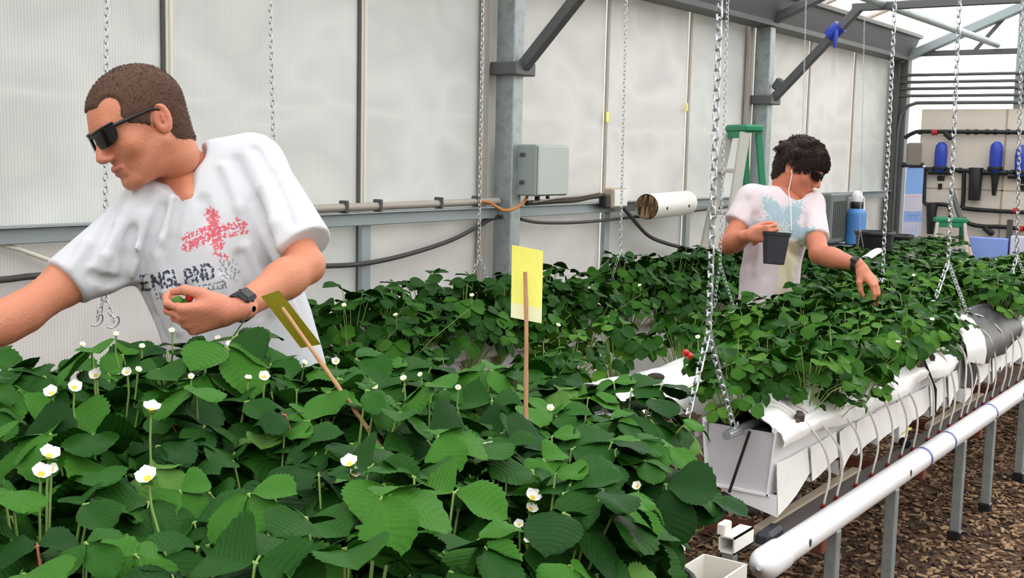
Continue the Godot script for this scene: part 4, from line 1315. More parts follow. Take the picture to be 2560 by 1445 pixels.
var far_plants := []
func build_far_plants():
	var protos := []
	for k in 7:
		protos.push_back(make_far_plant(24, 0.235, 0.145, 0.058, far_mats))
	var wall := []
	for k in 4:
		wall.push_back(make_far_plant(24, 0.265, 0.145, 0.062, [far_mats[0], far_mats[2], far_mats[2], far_mats[1]]))
	var rows := [[-1.375, 3.62, 12.2, 0.80, "the front trough, outer line", 0], [-1.51, 3.45, 12.3, 0.80, "the front trough, inner line", 0], [-1.76, 4.05, 12.2, 0.82, "the second trough, near line", 0], [-1.92, 3.78, 12.3, 0.82, "the second trough, far line", 0], [-3.01, 3.20, 11.4, 0.80, "the wall trough, middle line", 1], [-3.18, 3.10, 11.4, 0.80, "the wall trough, wall line", 1], [-2.93, 3.12, 11.3, 0.70, "the wall trough, low aisle line", 1]]
	var i := 0
	for r in rows:
		var x: float = r[1]
		var k := 0
		while x < r[2]:
			var gap: bool = (r[5] == 1 and x > 4.92 and x < 5.22) or (r[5] == 0 and r[0] > -1.6 and x > 5.3 and x < 6.15)
			if not gap:
				var sc := 1.0 + 0.18 * smooth(6.0, 10.0, x)
				var where := Vector3(x + rng.randf_range(-0.04, 0.04), r[3], r[0] + rng.randf_range(-0.03, 0.03))
				var o := place((wall if r[5] == 1 else protos)[i % (4 if r[5] == 1 else 7)], where, rng.randf() * TAU, Vector3(sc, 1.0 - 0.5 * smooth(6.0, 10.0, x), sc) * rng.randf_range(0.88, 1.1), "leafy strawberry plant in %s, %s from near end" % [r[4], ordinal(k)], "strawberry plants in %s" % r[4])
				far_plants.push_back(o)
				k += 1
			x += 0.235 + 0.07 * smooth(7.0, 10.0, x)
			i += 1
	# the bunch hanging over the open end of the front trough, and strays
	for s in [[3.30, 0.80, -1.50, 0.8, "small strawberry bunch hanging at the open end of the front trough"], [3.02, 0.80, -2.0, 0.95, "strawberry plant at the near end of the second trough beside its bare film"], [3.26, 0.82, -2.06, 0.9, "strawberry plant over the back lip of the second trough, second from its end"], [3.50, 0.82, -2.03, 1.0, "strawberry plant over the back lip of the second trough, third from its end"], [3.75, 0.74, -1.33, 0.7, "strawberry plant drooping over the front lip of the front trough"], [4.0, 0.76, -1.32, 0.75, "second strawberry plant drooping over the front lip of the trough"]]:
		far_plants.push_back(place(protos[i % 7], Vector3(s[0], s[1], s[2]), rng.randf() * TAU, Vector3.ONE * s[3], s[4], ""))
		i += 1
	for p in protos + wall: p.free()

func flower_mesh(open: float) -> MB:
	var b := MB.new()
	for k in 5:
		var a := TAU * k / 5.0 + 0.2
		var xf := Transform3D(Basis(Vector3.UP, a) * Basis(Vector3.RIGHT, -open), Vector3(0, 0, 0))
		leaflet(b, xf * Transform3D(Basis(), Vector3(0, 0, 0.12)), 0.92, 0.98, 6, 4, -0.15, 0.25, 0.0, false, 0.0)
	return b
var petal_mesh: ArrayMesh
var heart_mesh: ArrayMesh
var sepal_mesh: ArrayMesh
func add_flower(plants: Array, where: Vector3, size: float, facing: Vector3, stem_len := 0.12):
	var best: Node3D = plants[0]
	for p in plants:
		if Vector2(p.position.x - where.x, p.position.z - where.z).length() < Vector2(best.position.x - where.x, best.position.z - where.z).length():
			best = p
	var inv := best.transform.affine_inverse()
	var y := facing.normalized()
	var x := y.cross(Vector3(0.2, 0.1, 1)).normalized()
	var bs := Basis(x, y, x.cross(y)).scaled_local(Vector3.ONE * size)
	var st := MB.new()
	var foot := best.position + Vector3(0, 0.04, 0)
	st.tube([inv * where, inv * (where - facing.normalized() * 0.015 - Vector3(0, 0.03, 0)), inv * where.lerp(foot, 0.5) , inv * foot], 0.0017, 5)
	var fl := part("flower", st.done(M.stem), best)
	for k in 5:
		part("petal", petal_mesh, fl, inv * Transform3D(bs * Basis(Vector3.UP, TAU * k / 5.0 + where.x * 9.0), where))
	part("flower_heart", heart_mesh, fl, inv * Transform3D(bs, where))
	part("sepals", sepal_mesh, fl, inv * Transform3D(bs, where))

func build_flowers():
	var b := MB.new()
	leaflet(b, Transform3D(Basis(Vector3.RIGHT, -0.6), Vector3(0, 0, 0.12)), 1.0, 0.86, 6, 4, -0.18, 0.25, 0.0, false, 0.0)
	petal_mesh = b.done(M.petal)
	b = MB.new(); b.sphere(Vector3(0, 0.06, 0), Vector3(0.30, 0.2, 0.30), Basis(), 6, 10)
	heart_mesh = b.done(M.flower_heart)
	b = MB.new()
	for k in 5:
		leaflet(b, Transform3D(Basis(Vector3.UP, TAU * k / 5.0 + 0.6), Vector3(0, -0.06, 0.05)), 0.75, 0.35, 3, 2, 0.0, 0.1, 0.0, false, 0.0)
	sepal_mesh = b.done(leaf_mats[3])
	# flowers of the near bed where the photograph shows them: pixel, depth, radius, open to the viewer
	var near := [[378, 1027, 1.72, 0.021], [370, 1198, 1.52, 0.023], [122, 1143, 1.50, 0.021], [128, 1175, 1.52, 0.013], [102, 1187, 1.49, 0.02], [186, 970, 1.86, 0.018], [130, 984, 1.84, 0.018], [240, 940, 1.98, 0.017], [318, 932, 2.05, 0.014], [345, 926, 2.1, 0.010], [875, 1162, 1.68, 0.02], [885, 1185, 1.68, 0.014], [1226, 1126, 1.95, 0.02], [1330, 1246, 1.75, 0.02], [1326, 1274, 1.75, 0.016], [1298, 1313, 1.7, 0.012], [1594, 1217, 2.1, 0.014], [1758, 1277, 2.3, 0.013], [880, 942, 2.25, 0.013], [936, 968, 2.2, 0.012], [1010, 948, 2.3, 0.011], [660, 943, 2.08, 0.016], [620, 948, 2.1, 0.011], [576, 866, 2.36, 0.016], [478, 942, 2.05, 0.009], [1106, 1027, 2.2, 0.016], [1145, 970, 2.35, 0.010], [1052, 938, 2.35, 0.009], [1322, 1352, 1.7, 0.011], [430, 828, 2.3, 0.010], [355, 868, 2.3, 0.010], [205, 862, 2.2, 0.009], [290, 836, 2.3, 0.009], [545, 845, 2.4, 0.009], [840, 905, 2.4, 0.014], [760, 908, 2.4, 0.010], [1375, 1022, 2.4, 0.013], [1442, 1100, 2.3, 0.010]]
	for f in near:
		var p := at(f[0], f[1], f[2])
		var to := (EYE - p).normalized()
		add_flower(near_plants, p, f[3] * 0.78, to * 0.75 + Vector3(sin(f[0] * 1.3) * 0.35, 0.6, cos(f[1] * 0.7) * 0.3))
	var far := [[2245, 858, 3.9], [1980, 748, 4.9], [2050, 810, 4.4], [2285, 690, 5.6], [1905, 880, 4.0], [1845, 905, 3.9], [1600, 715, 5.4], [1490, 845, 4.2], [2140, 905, 4.1], [2490, 650, 7.5], [2120, 740, 5.2], [1660, 800, 4.5], [1395, 815, 4.2], [2330, 800, 4.6], [1745, 845, 3.9], [990, 790, 4.0], [860, 765, 4.1], [1180, 740, 4.3], [2440, 705, 6.6]]
	for f in far:
		var p := at(f[0], f[1], f[2])
		add_flower(far_plants, p, 0.011, (EYE - p).normalized() * 0.5 + Vector3(sin(f[0]) * 0.3, 0.9, cos(f[0]) * 0.3))
	# a few ripe berries
	var berry := MB.new()
	berry.lathe([Vector2(0, -0.016), Vector2(0.006, -0.014), Vector2(0.012, -0.004), Vector2(0.013, 0.006), Vector2(0.009, 0.012), Vector2(0, 0.013)], 12)
	var bm := berry.done(M.berry)
	for f in [[1714, 882, 3.6], [1724, 890, 3.6], [2138, 955, 3.85]]:
		var p := at(f[0], f[1], f[2])
		var best: Node3D = far_plants[0]
		for q in far_plants:
			if q.position.distance_to(p) < best.position.distance_to(p): best = q
		part("strawberry", bm, best, best.transform.affine_inverse() * Transform3D(Basis(Vector3(1, 0, 0), 0.4).scaled(Vector3.ONE * 0.8), p))

func build_cards():
	# yellow card on a bamboo stake
	var t := thing("sticky_card", "bright yellow sticky card on an upright bamboo stake", "card", Vector3.ZERO)
	var d := 2.28
	var A := at(1280, 612, d + 0.02); var B := at(1358, 627, d + 0.02); var C := at(1354, 808, d + 0.02); var D := at(1277, 793, d + 0.02)
	var b := MB.new()
	b.grid(8, 4, func(u: float, w: float) -> Vector3: return A.lerp(D, u).lerp(B.lerp(C, u), w) + cam_f * 0.004 * sin(u * 3.0 + w), 0.0012)
	part("card", b.done(M.yellow_card), t)
	b = MB.new()
	b.grid(3, 3, func(u: float, w: float) -> Vector3: return A.lerp(D, 0.80 + 0.202 * u).lerp(B.lerp(C, 0.80 + 0.202 * u), w) + cam_f * 0.004 * sin(u * 0.6 + 2.4 + w), 0.0018)
	part("backing_strip", b.done(M.card_strip), t)
	b = MB.new()
	var top := at(1313, 680, d); var low := at(1318, 1212, d - 0.02)
	var pts := []
	var rr := []
	for k in 18:
		var u := k / 17.0 * 1.25
		pts.push_back(top.lerp(low, u) + cam_r * 0.0012 * sin(u * 7.0))
		rr.push_back((0.0038 + 0.0012 * u) * (1.16 if k % 5 == 2 else 1.0))
	b.tube(pts, rr, 10)
	part("stake", b.done(M.bamboo), t)
	# yellow card on a leaning stake, its shaded side painted in olive
	t = thing("sticky_card", "yellow sticky card painted as shaded on a leaning bamboo stake by the man in front", "card", Vector3.ZERO)
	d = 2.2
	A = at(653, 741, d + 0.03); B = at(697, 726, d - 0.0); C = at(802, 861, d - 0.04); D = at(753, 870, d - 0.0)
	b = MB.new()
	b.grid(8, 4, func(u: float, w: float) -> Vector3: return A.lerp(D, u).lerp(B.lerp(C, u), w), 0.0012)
	part("card", b.done(M.yellow_card_shaded), t)
	b = MB.new()
	pts = []; rr = []
	for k in 16:
		var u := k / 15.0 * 1.3
		pts.push_back(at(706, 770, d - 0.025).lerp(at(903, 1048, d - 0.12), u))
		rr.push_back((0.0034 + 0.001 * u) * (1.15 if k % 5 == 1 else 1.0))
	b.tube(pts, rr, 10)
	part("stake", b.done(M.bamboo), t)

# ---------------------------------------------------------------- bodies as distance fields, meshed with surface nets
class Field:
	var kind := PackedInt32Array()      # 0 capsule, 1 ellipsoid, 2 flat ended cylinder, 3 half space
	var op := PackedInt32Array()        # 0 join, 1 cut, 2 keep only inside
	var a := PackedVector3Array()
	var b := PackedVector3Array()
	var ra := PackedFloat32Array()
	var rb := PackedFloat32Array()
	var kk := PackedFloat32Array()
	var bs: Array[Basis] = []
	func push(t: int, o: int, p: Vector3, q: Vector3, r: float, s: float, k: float, m := Basis()):
		kind.push_back(t); op.push_back(o); a.push_back(p); b.push_back(q); ra.push_back(r); rb.push_back(s); kk.push_back(maxf(k, 0.0001)); bs.push_back(m)
	func cap(p: Vector3, q: Vector3, r: float, s: float, k := 0.02, o := 0):
		push(0, o, p, q, r, s, k)
	func ell(c: Vector3, r: Vector3, m := Basis(), k := 0.02, o := 0):
		push(1, o, c, r, 0, 0, k, m.transposed())
	func cyl(p: Vector3, q: Vector3, r: float, k := 0.004, o := 1):
		push(2, o, p, q, r, r, k)
	func half(c: Vector3, n: Vector3, k := 0.004, o := 2):
		push(3, o, c, n.normalized(), 0, 0, k)
	var all := PackedInt32Array()
	var es := PackedFloat32Array()      # what each piece said at the last point asked in full
	func at(p: Vector3) -> float:
		if all.size() != kind.size():
			all.clear()
			for i in kind.size(): all.push_back(i)
			es.resize(kind.size())
		return among(p, all, true)
	func among(p: Vector3, list: PackedInt32Array, keep := false) -> float:
		var d := 1e3
		for i in list:
			var e: float
			var t := kind[i]
			if t == 0:
				var ba := b[i] - a[i]
				var pa := p - a[i]
				var h := clampf(pa.dot(ba) / maxf(ba.length_squared(), 1e-9), 0.0, 1.0)
				e = (pa - ba * h).length() - lerpf(ra[i], rb[i], h)
			elif t == 1:
				var q := bs[i] * (p - a[i])
				var q1 := q / b[i]
				var k0 := q1.length()
				e = k0 * (k0 - 1.0) / maxf((q1 / b[i]).length(), 1e-6)
			elif t == 2:
				var ba := b[i] - a[i]
				var L := ba.length()
				ba /= L
				var pa := p - a[i]
				var ax := pa.dot(ba)
				e = maxf((pa - ba * ax).length() - ra[i], absf(ax - L * 0.5) - L * 0.5)
			else:
				e = (p - a[i]).dot(b[i])
			var k := kk[i]
			var o := op[i]
			if o == 1: e = -e
			if keep: es[i] = e
			var h := maxf(k - absf(d - e), 0.0)
			d = minf(d, e) - h * h / k * 0.25 if o == 0 else maxf(d, e) + h * h / k * 0.25
		return d
	# the pieces that can matter within a reach of the point last asked in full
	func near(d: float, reach: float) -> PackedInt32Array:
		var out := PackedInt32Array()
		for i in kind.size():
			if (es[i] < d + reach + kk[i]) if op[i] == 0 else (es[i] > d - reach - kk[i]):
				out.push_back(i)
		return out
	# first hit of a line of sight with the surface
	func hit(from: Vector3, dir: Vector3, start: float) -> Vector3:
		var t := start
		for i in 90:
			var d := at(from + dir * t)
			if d < 0.0005: break
			t += d * 0.8
			if t > 20.0: break
		return from + dir * t
	func nets(mb: MB, lo: Vector3, hi: Vector3, cell: float, col := Color.WHITE) -> int:
		var first := mb.v.size()
		var B := 4
		var nb := Vector3i(((hi - lo) / (cell * B)).ceil())
		var n := nb * B + Vector3i.ONE
		var f := PackedFloat32Array()
		f.resize(n.x * n.y * n.z)
		f.fill(9.0)
		var live := []
		var lists := []
		var sx := n.y * n.z
		var sy := n.z
		for bx in nb.x:
			for by in nb.y:
				for bz in nb.z:
					var c := lo + Vector3(bx + 0.5, by + 0.5, bz + 0.5) * (cell * B)
					var d := at(c)
					if absf(d) < cell * B * 1.7:
						live.push_back(Vector3i(bx, by, bz))
						lists.push_back(near(d, cell * B * 3.0))
					elif d < 0.0:
						for i in B + 1:
							for j in B + 1:
								for k in B + 1:
									var q := (bx * B + i) * sx + (by * B + j) * sy + bz * B + k
									if f[q] == 9.0: f[q] = -9.0
		for li in live.size():
			var bl: Vector3i = live[li]
			var list: PackedInt32Array = lists[li]
			for i in B + 1:
				for j in B + 1:
					for k in B + 1:
						var q: int = (bl.x * B + i) * sx + (bl.y * B + j) * sy + bl.z * B + k
						if absf(f[q]) == 9.0:
							f[q] = among(lo + Vector3(bl.x * B + i, bl.y * B + j, bl.z * B + k) * cell, list)
		var id := {}
		var cells := []
		for bl in live:
			for i in B:
				for j in B:
					for k in B:
						var x: int = bl.x * B + i
						var y: int = bl.y * B + j
						var z: int = bl.z * B + k
						var q := x * sx + y * sy + z
						var s0: bool = f[q] < 0.0
						if s0 == (f[q + 1] < 0.0) and s0 == (f[q + sy] < 0.0) and s0 == (f[q + sy + 1] < 0.0) and s0 == (f[q + sx] < 0.0) and s0 == (f[q + sx + 1] < 0.0) and s0 == (f[q + sx + sy] < 0.0) and s0 == (f[q + sx + sy + 1] < 0.0): continue
						var v := [f[q], f[q + 1], f[q + sy], f[q + sy + 1], f[q + sx], f[q + sx + 1], f[q + sx + sy], f[q + sx + sy + 1]]
						var sum := Vector3.ZERO
						var cnt := 0
						for e in EDGES:
							var v0: float = v[e[0]]
							var v1: float = v[e[1]]
							if (v0 < 0.0) != (v1 < 0.0):
								var t := clampf(v0 / (v0 - v1), 0.0, 1.0)
								sum += CORNER[e[0]].lerp(CORNER[e[1]], t)
								cnt += 1
						id[q] = mb.vert(lo + (Vector3(x, y, z) + sum / cnt) * cell, Vector3.ZERO, Vector2.ZERO, col)
						cells.push_back(q)
		# one quad round each crossed edge
		for q in cells:
			var neg0: bool = f[q] < 0.0
			for ax in 3:
				var step: int = [sx, sy, 1][ax]
				if q + step >= f.size(): continue
				if (f[q + step] < 0.0) == neg0: continue
				var u: int = [sy, 1, sx][ax]
				var w: int = [1, sx, sy][ax]
				var i0 = id.get(q - u - w); var i1 = id.get(q - w); var i2 = id.get(q); var i3 = id.get(q - u)
				if i0 == null or i1 == null or i2 == null or i3 == null: continue
				var o: Array = [i0, i1, i2, i3] if neg0 else [i0, i3, i2, i1]
				var nn: Vector3 = (mb.v[o[2]] - mb.v[o[0]]).cross(mb.v[o[3]] - mb.v[o[1]])
				for r in o: mb.n[r] += nn
				mb.ix.append_array([o[0], o[2], o[1], o[0], o[3], o[2]])
		for i in range(first, mb.v.size()):
			mb.n[i] = mb.n[i].normalized() if mb.n[i].length() > 1e-12 else Vector3.UP
		return first
	const CORNER := [Vector3(0, 0, 0), Vector3(0, 0, 1), Vector3(0, 1, 0), Vector3(0, 1, 1), Vector3(1, 0, 0), Vector3(1, 0, 1), Vector3(1, 1, 0), Vector3(1, 1, 1)]
	const EDGES := [[0, 1], [2, 3], [4, 5], [6, 7], [0, 2], [1, 3], [4, 6], [5, 7], [0, 4], [1, 5], [2, 6], [3, 7]]

func bounds_of(points: Array, pad: float) -> Array:
	var lo: Vector3 = points[0]
	var hi: Vector3 = points[0]
	for p in points:
		lo = lo.min(p); hi = hi.max(p)
	return [lo - Vector3.ONE * pad, hi + Vector3.ONE * pad]

# a hand: wrist, x to the thumb side, y along the fingers, z out of the back of the hand
func hand_field(w: Vector3, x: Vector3, y: Vector3, z: Vector3, s: float, curl: Array, spread: float, thumb: Array) -> Array:
	var f := Field.new()
	var pts := [w]
	var P := func(a: float, b: float, c: float) -> Vector3: return w + (x * a + y * b + z * c) * s
	f.cap(P.call(0, -0.03, 0), P.call(0, 0.01, 0), 0.025 * s, 0.026 * s, 0.01)
	var bx := [0.029, 0.010, -0.010, -0.028]
	var by := [0.092, 0.096, 0.091, 0.082]
	var ln := [[0.040, 0.025, 0.020], [0.044, 0.029, 0.021], [0.041, 0.027, 0.020], [0.033, 0.020, 0.018]]
	for k in 4:
		f.cap(P.call(bx[k] * 0.55, 0.015, 0), P.call(bx[k], by[k], 0.002), 0.0155 * s, 0.0115 * s, 0.012)
	f.ell(P.call(0.020, 0.035, -0.010), Vector3(0.017, 0.032, 0.014) * s, Basis(x, y, z), 0.012)
	f.ell(P.call(-0.020, 0.035, -0.008), Vector3(0.013, 0.032, 0.012) * s, Basis(x, y, z), 0.012)
	for k in 4:
		var p: Vector3 = P.call(bx[k], by[k], 0.0)
		var ang := 0.0
		var side: float = (1.5 - k) * spread
		for j in 3:
			ang += curl[k][j]
			var d := (y * cos(ang) - z * sin(ang) + x * side * cos(ang)).normalized()
			var q: Vector3 = p + d * float(ln[k][j]) * s
			f.cap(p, q, [0.0098, 0.0088, 0.0078][j] * s * (0.88 if k == 3 else 1.0), [0.0088, 0.0078, 0.0068][j] * s * (0.88 if k == 3 else 1.0), 0.004)
			p = q
			pts.push_back(p)
	# thumb: leaves the side of the palm near its base
	var t0: Vector3 = P.call(0.018, 0.018, -0.008)
	var t1: Vector3 = P.call(0.018 + thumb[0] * 0.040, 0.018 + 0.034, -0.010 + thumb[1] * 0.03)
	var t2: Vector3 = t1 + (x * thumb[2] + y * thumb[3] + z * thumb[4]).normalized() * 0.033 * s
	var t3: Vector3 = t2 + (x * thumb[5] + y * thumb[6] + z * thumb[7]).normalized() * 0.027 * s
	f.cap(t0, t1, 0.016 * s, 0.0125 * s, 0.012)
	f.cap(t1, t2, 0.0118 * s, 0.0105 * s, 0.005)
	f.cap(t2, t3, 0.0103 * s, 0.0078 * s, 0.004)
	pts.append_array([t1, t2, t3, P.call(0.03, 0.08, 0.01), P.call(-0.03, 0.08, -0.02), P.call(0, -0.04, 0)])
	return [f, pts]

# head, in its own frame: +z the face, +y the crown, +x the person's left ear
func head_field(xf: Transform3D, s: float) -> Field:
	var f := Field.new()
	var R := xf.basis
	var P := func(a: float, b: float, c: float) -> Vector3: return xf * (Vector3(a, b, c) * s)
	f.ell(P.call(0, 0.036, -0.012), Vector3(0.076, 0.086, 0.097) * s, R, 0.02)
	f.ell(P.call(0, 0.02, 0.03), Vector3(0.066, 0.07, 0.066) * s, R, 0.03)
	f.ell(P.call(0, -0.045, 0.032), Vector3(0.056, 0.070, 0.056) * s, R, 0.03)
	for e in [-1.0, 1.0]:
		f.cap(P.call(0.058 * e, -0.045, -0.004), P.call(0.022 * e, -0.098, 0.058), 0.015 * s, 0.015 * s, 0.022)
		f.ell(P.call(0.040 * e, -0.026, 0.058), Vector3(0.024, 0.022, 0.020) * s, R, 0.025)
	f.ell(P.call(0, -0.100, 0.070), Vector3(0.024, 0.018, 0.018) * s, R, 0.02)
	f.cap(P.call(-0.034, 0.020, 0.078), P.call(0.034, 0.020, 0.078), 0.011 * s, 0.011 * s, 0.02)
	for e in [-1.0, 1.0]:
		f.ell(P.call(0.032 * e, -0.002, 0.098), Vector3(0.018, 0.011, 0.014) * s, R, 0.014, 1)
	f.cap(P.call(0, 0.010, 0.088), P.call(0, -0.034, 0.108), 0.0085 * s, 0.0115 * s, 0.012)
	for e in [-1.0, 1.0]:
		f.ell(P.call(0.0115 * e, -0.040, 0.098), Vector3(0.0085, 0.007, 0.010) * s, R, 0.006)
	f.cap(P.call(-0.020, -0.066, 0.084), P.call(0, -0.064, 0.0925), 0.0045 * s, 0.006 * s, 0.008)
	f.cap(P.call(0.020, -0.066, 0.084), P.call(0, -0.064, 0.0925), 0.0045 * s, 0.006 * s, 0.008)
	f.cap(P.call(-0.016, -0.076, 0.083), P.call(0.016, -0.076, 0.083), 0.0065 * s, 0.0065 * s, 0.008)
	f.cap(P.call(-0.021, -0.0705, 0.092), P.call(0.021, -0.0705, 0.092), 0.0022 * s, 0.0022 * s, 0.004, 1)
	f.ell(P.call(0, -0.087, 0.092), Vector3(0.022, 0.005, 0.008) * s, R, 0.008, 1)
	for e in [-1.0, 1.0]:
		var tilt := R * Basis(Vector3.UP, e * -0.35) * Basis(Vector3.RIGHT, -0.15)
		f.ell(P.call(0.079 * e, -0.006, -0.014), Vector3(0.009, 0.032, 0.019) * s, tilt, 0.006)
		f.ell(P.call(0.087 * e, -0.002, -0.011), Vector3(0.006, 0.021, 0.011) * s, tilt, 0.004, 1)
		f.cap(P.call(0.083 * e, 0.016, -0.024), P.call(0.087 * e, 0.022, -0.012), 0.0035 * s, 0.0035 * s, 0.004)
		f.cap(P.call(0.087 * e, 0.002, -0.012), P.call(0.085 * e, -0.012, -0.010), 0.003 * s, 0.003 * s, 0.004)
	# nape and throat reach into the neck
	f.cap(P.call(0, -0.03, -0.045), P.call(0, -0.085, -0.045), 0.052 * s, 0.050 * s, 0.03)
	return f

func glasses(parent: Node3D, xf: Transform3D, s: float, r: float, low: float):
	var g := Node3D.new()
	g.name = "sunglasses"
	parent.add_child(g)
	for e in [-1.0, 1.0]:
		var b := MB.new()
		var pos := func(u: float, v: float, push: float) -> Vector3:
			# u around the face, v up; lens outline rounded off below and outside
			var a: float = e * (0.10 + 0.72 * u)
			var hh: float = 0.021 * (1.0 - 0.25 * pow(u, 3.0))
			var round := sqrt(maxf(0.0, 1.0 - pow(absf(u * 2.0 - 1.0), 3.2)))
			var y: float = low + v * hh * (0.25 + 0.75 * round) - 0.004 * u * 0.0
			if v > 0.0: y = low + v * 0.017
			return xf * (Vector3(sin(a) * (r + push), y + 0.006 * u, cos(a) * (r + push) * 1.02 + 0.022) * s)
		for side in [0.003, 0.0]:
			b.grid(10, 8, func(u: float, w: float) -> Vector3: return pos.call(u, w * 2.0 - 1.0, side))
		part("lens", b.done(M.lens), g)
		b = MB.new()
		var rim := []
		for k in 11: rim.push_back(pos.call(k / 10.0, 1.0, 0.002))
		b.tube(rim, 0.0028 * s, 6)
		b.tube([pos.call(1.0, 0.6, 0.002), xf * (Vector3(0.074 * e, low + 0.018, 0.055) * s), xf * (Vector3(0.081 * e, low + 0.020, 0.0) * s), xf * (Vector3(0.082 * e, low + 0.010, -0.022) * s)], [0.0048 * s, 0.0042 * s, 0.0034 * s, 0.003 * s], 6)
		part("temple", b.done(M.frame_black), g)
	var b := MB.new()
	b.tube([xf * (Vector3(-0.014, low + 0.012, r * 1.02 + 0.020) * s), xf * (Vector3(0, low + 0.013, r * 1.02 + 0.024) * s), xf * (Vector3(0.014, low + 0.012, r * 1.02 + 0.020) * s)], 0.003 * s, 6)
	part("bridge", b.done(M.frame_black), g)

func watch(parent: Node3D, c: Vector3, along: Vector3, face: Vector3, r: float, w: float, called := "wristwatch"):
	var g := Node3D.new()
	g.name = called
	parent.add_child(g)
	var y := along.normalized()
	var z := (face - y * face.dot(y)).normalized()
	var x := y.cross(z)
	var xf := Transform3D(Basis(x, y, z), c)
	var b := MB.new()
	b.lathe([Vector2(r, -w * 0.5), Vector2(r + 0.0035, -w * 0.42), Vector2(r + 0.004, 0), Vector2(r + 0.0035, w * 0.42), Vector2(r, w * 0.5)], 28, xf)
	part("strap", b.done(M.watch_black), g)
	b = MB.new()
	b.box(c + z * (r + 0.006), Vector3(0.034, 0.036, 0.012), Basis(x, y, z), 0.005)
	for s in [-1.0, 1.0]:
		b.box(c + z * (r + 0.005) + x * s * 0.018, Vector3(0.005, 0.008, 0.006), Basis(x, y, z), 0.002)
	part("case", b.done(M.watch_black), g)
	b = MB.new()
	b.box(c + z * (r + 0.0125), Vector3(0.022, 0.022, 0.002), Basis(x, y, z), 0.0005)
	part("dial", b.done(M.lens), g)

# ---------------------------------------------------------------- shirt prints: ink on white cotton
func stroke(im: Image, pts: Array, wd: float, ink: Color, nz: FastNoiseLite, wear: float):
	for k in pts.size() - 1:
		var p: Vector2 = pts[k]
		var q: Vector2 = pts[k + 1]
		var lo := p.min(q) - Vector2.ONE * wd
		var hi := p.max(q) + Vector2.ONE * wd
		for y in range(maxi(0, int(lo.y)), mini(im.get_height(), int(hi.y) + 1)):
			for x in range(maxi(0, int(lo.x)), mini(im.get_width(), int(hi.x) + 1)):
				var c := Vector2(x, y)
				var d := q - p
				var t := clampf((c - p).dot(d) / maxf(d.length_squared(), 0.01), 0.0, 1.0)
				var e := c.distance_to(p + d * t) + nz.get_noise_2d(x * 0.9, y * 0.9) * wd * 0.5
				if e < wd * 0.5 and nz.get_noise_2d(x * 0.8 + 90.0, y * 0.8) > wear:
					var old := im.get_pixel(x, y)
					im.set_pixel(x, y, old.lerp(ink, 0.9))
const GLYPHS := {
	"E": [[0, 0, 0, 2], [0, 0, 1, 0], [0, 1, 0.8, 1], [0, 2, 1, 2]], "N": [[0, 2, 0, 0], [0, 0, 1, 2], [1, 2, 1, 0]],
	"G": [[1, 0.2, 0.7, 0], [0.7, 0, 0.2, 0.1], [0.2, 0.1, 0, 0.6], [0, 0.6, 0, 1.5], [0, 1.5, 0.3, 2], [0.3, 2, 1, 1.9], [1, 1.9, 1, 1.1], [1, 1.1, 0.6, 1.1]],
	"L": [[0, 0, 0, 2], [0, 2, 0.9, 2]], "A": [[0, 2, 0.2, 0.2], [0.2, 0.2, 0.8, 0.2], [0.8, 0.2, 1, 2], [0.1, 1.2, 0.9, 1.2]],
	"D": [[0, 0, 0, 2], [0, 0, 0.7, 0.1], [0.7, 0.1, 1, 0.7], [1, 0.7, 1, 1.4], [1, 1.4, 0.7, 1.9], [0.7, 1.9, 0, 2]],
	"I": [[0.5, 0, 0.5, 2]], "O": [[0.2, 0, 0.8, 0], [0.8, 0, 1, 0.5], [1, 0.5, 1, 1.5], [1, 1.5, 0.8, 2], [0.8, 2, 0.2, 2], [0.2, 2, 0, 1.5], [0, 1.5, 0, 0.5], [0, 0.5, 0.2, 0]],
	"T": [[0, 0, 1, 0], [0.5, 0, 0.5, 2]], "S": [[1, 0.1, 0.2, 0], [0.2, 0, 0, 0.5], [0, 0.5, 0.9, 1.3], [0.9, 1.3, 0.9, 1.8], [0.9, 1.8, 0, 2]],
	"C": [[1, 0.2, 0.5, 0], [0.5, 0, 0, 0.6], [0, 0.6, 0, 1.5], [0, 1.5, 0.5, 2], [0.5, 2, 1, 1.8]], "R": [[0, 2, 0, 0], [0, 0, 0.9, 0.1], [0.9, 0.1, 0.9, 0.9], [0.9, 0.9, 0, 1], [0.5, 1, 1, 2]],
}
func write(im: Image, text: String, x: float, y: float, w: float, h: float, gap: float, wd: float, ink: Color, nz: FastNoiseLite, wear: float):
	for ch in text:
		if GLYPHS.has(ch):
			for g in GLYPHS[ch]:
				stroke(im, [Vector2(x + g[0] * w, y + g[1] * h * 0.5), Vector2(x + g[2] * w, y + g[3] * h * 0.5)], wd, ink, nz, wear)
		x += w + gap
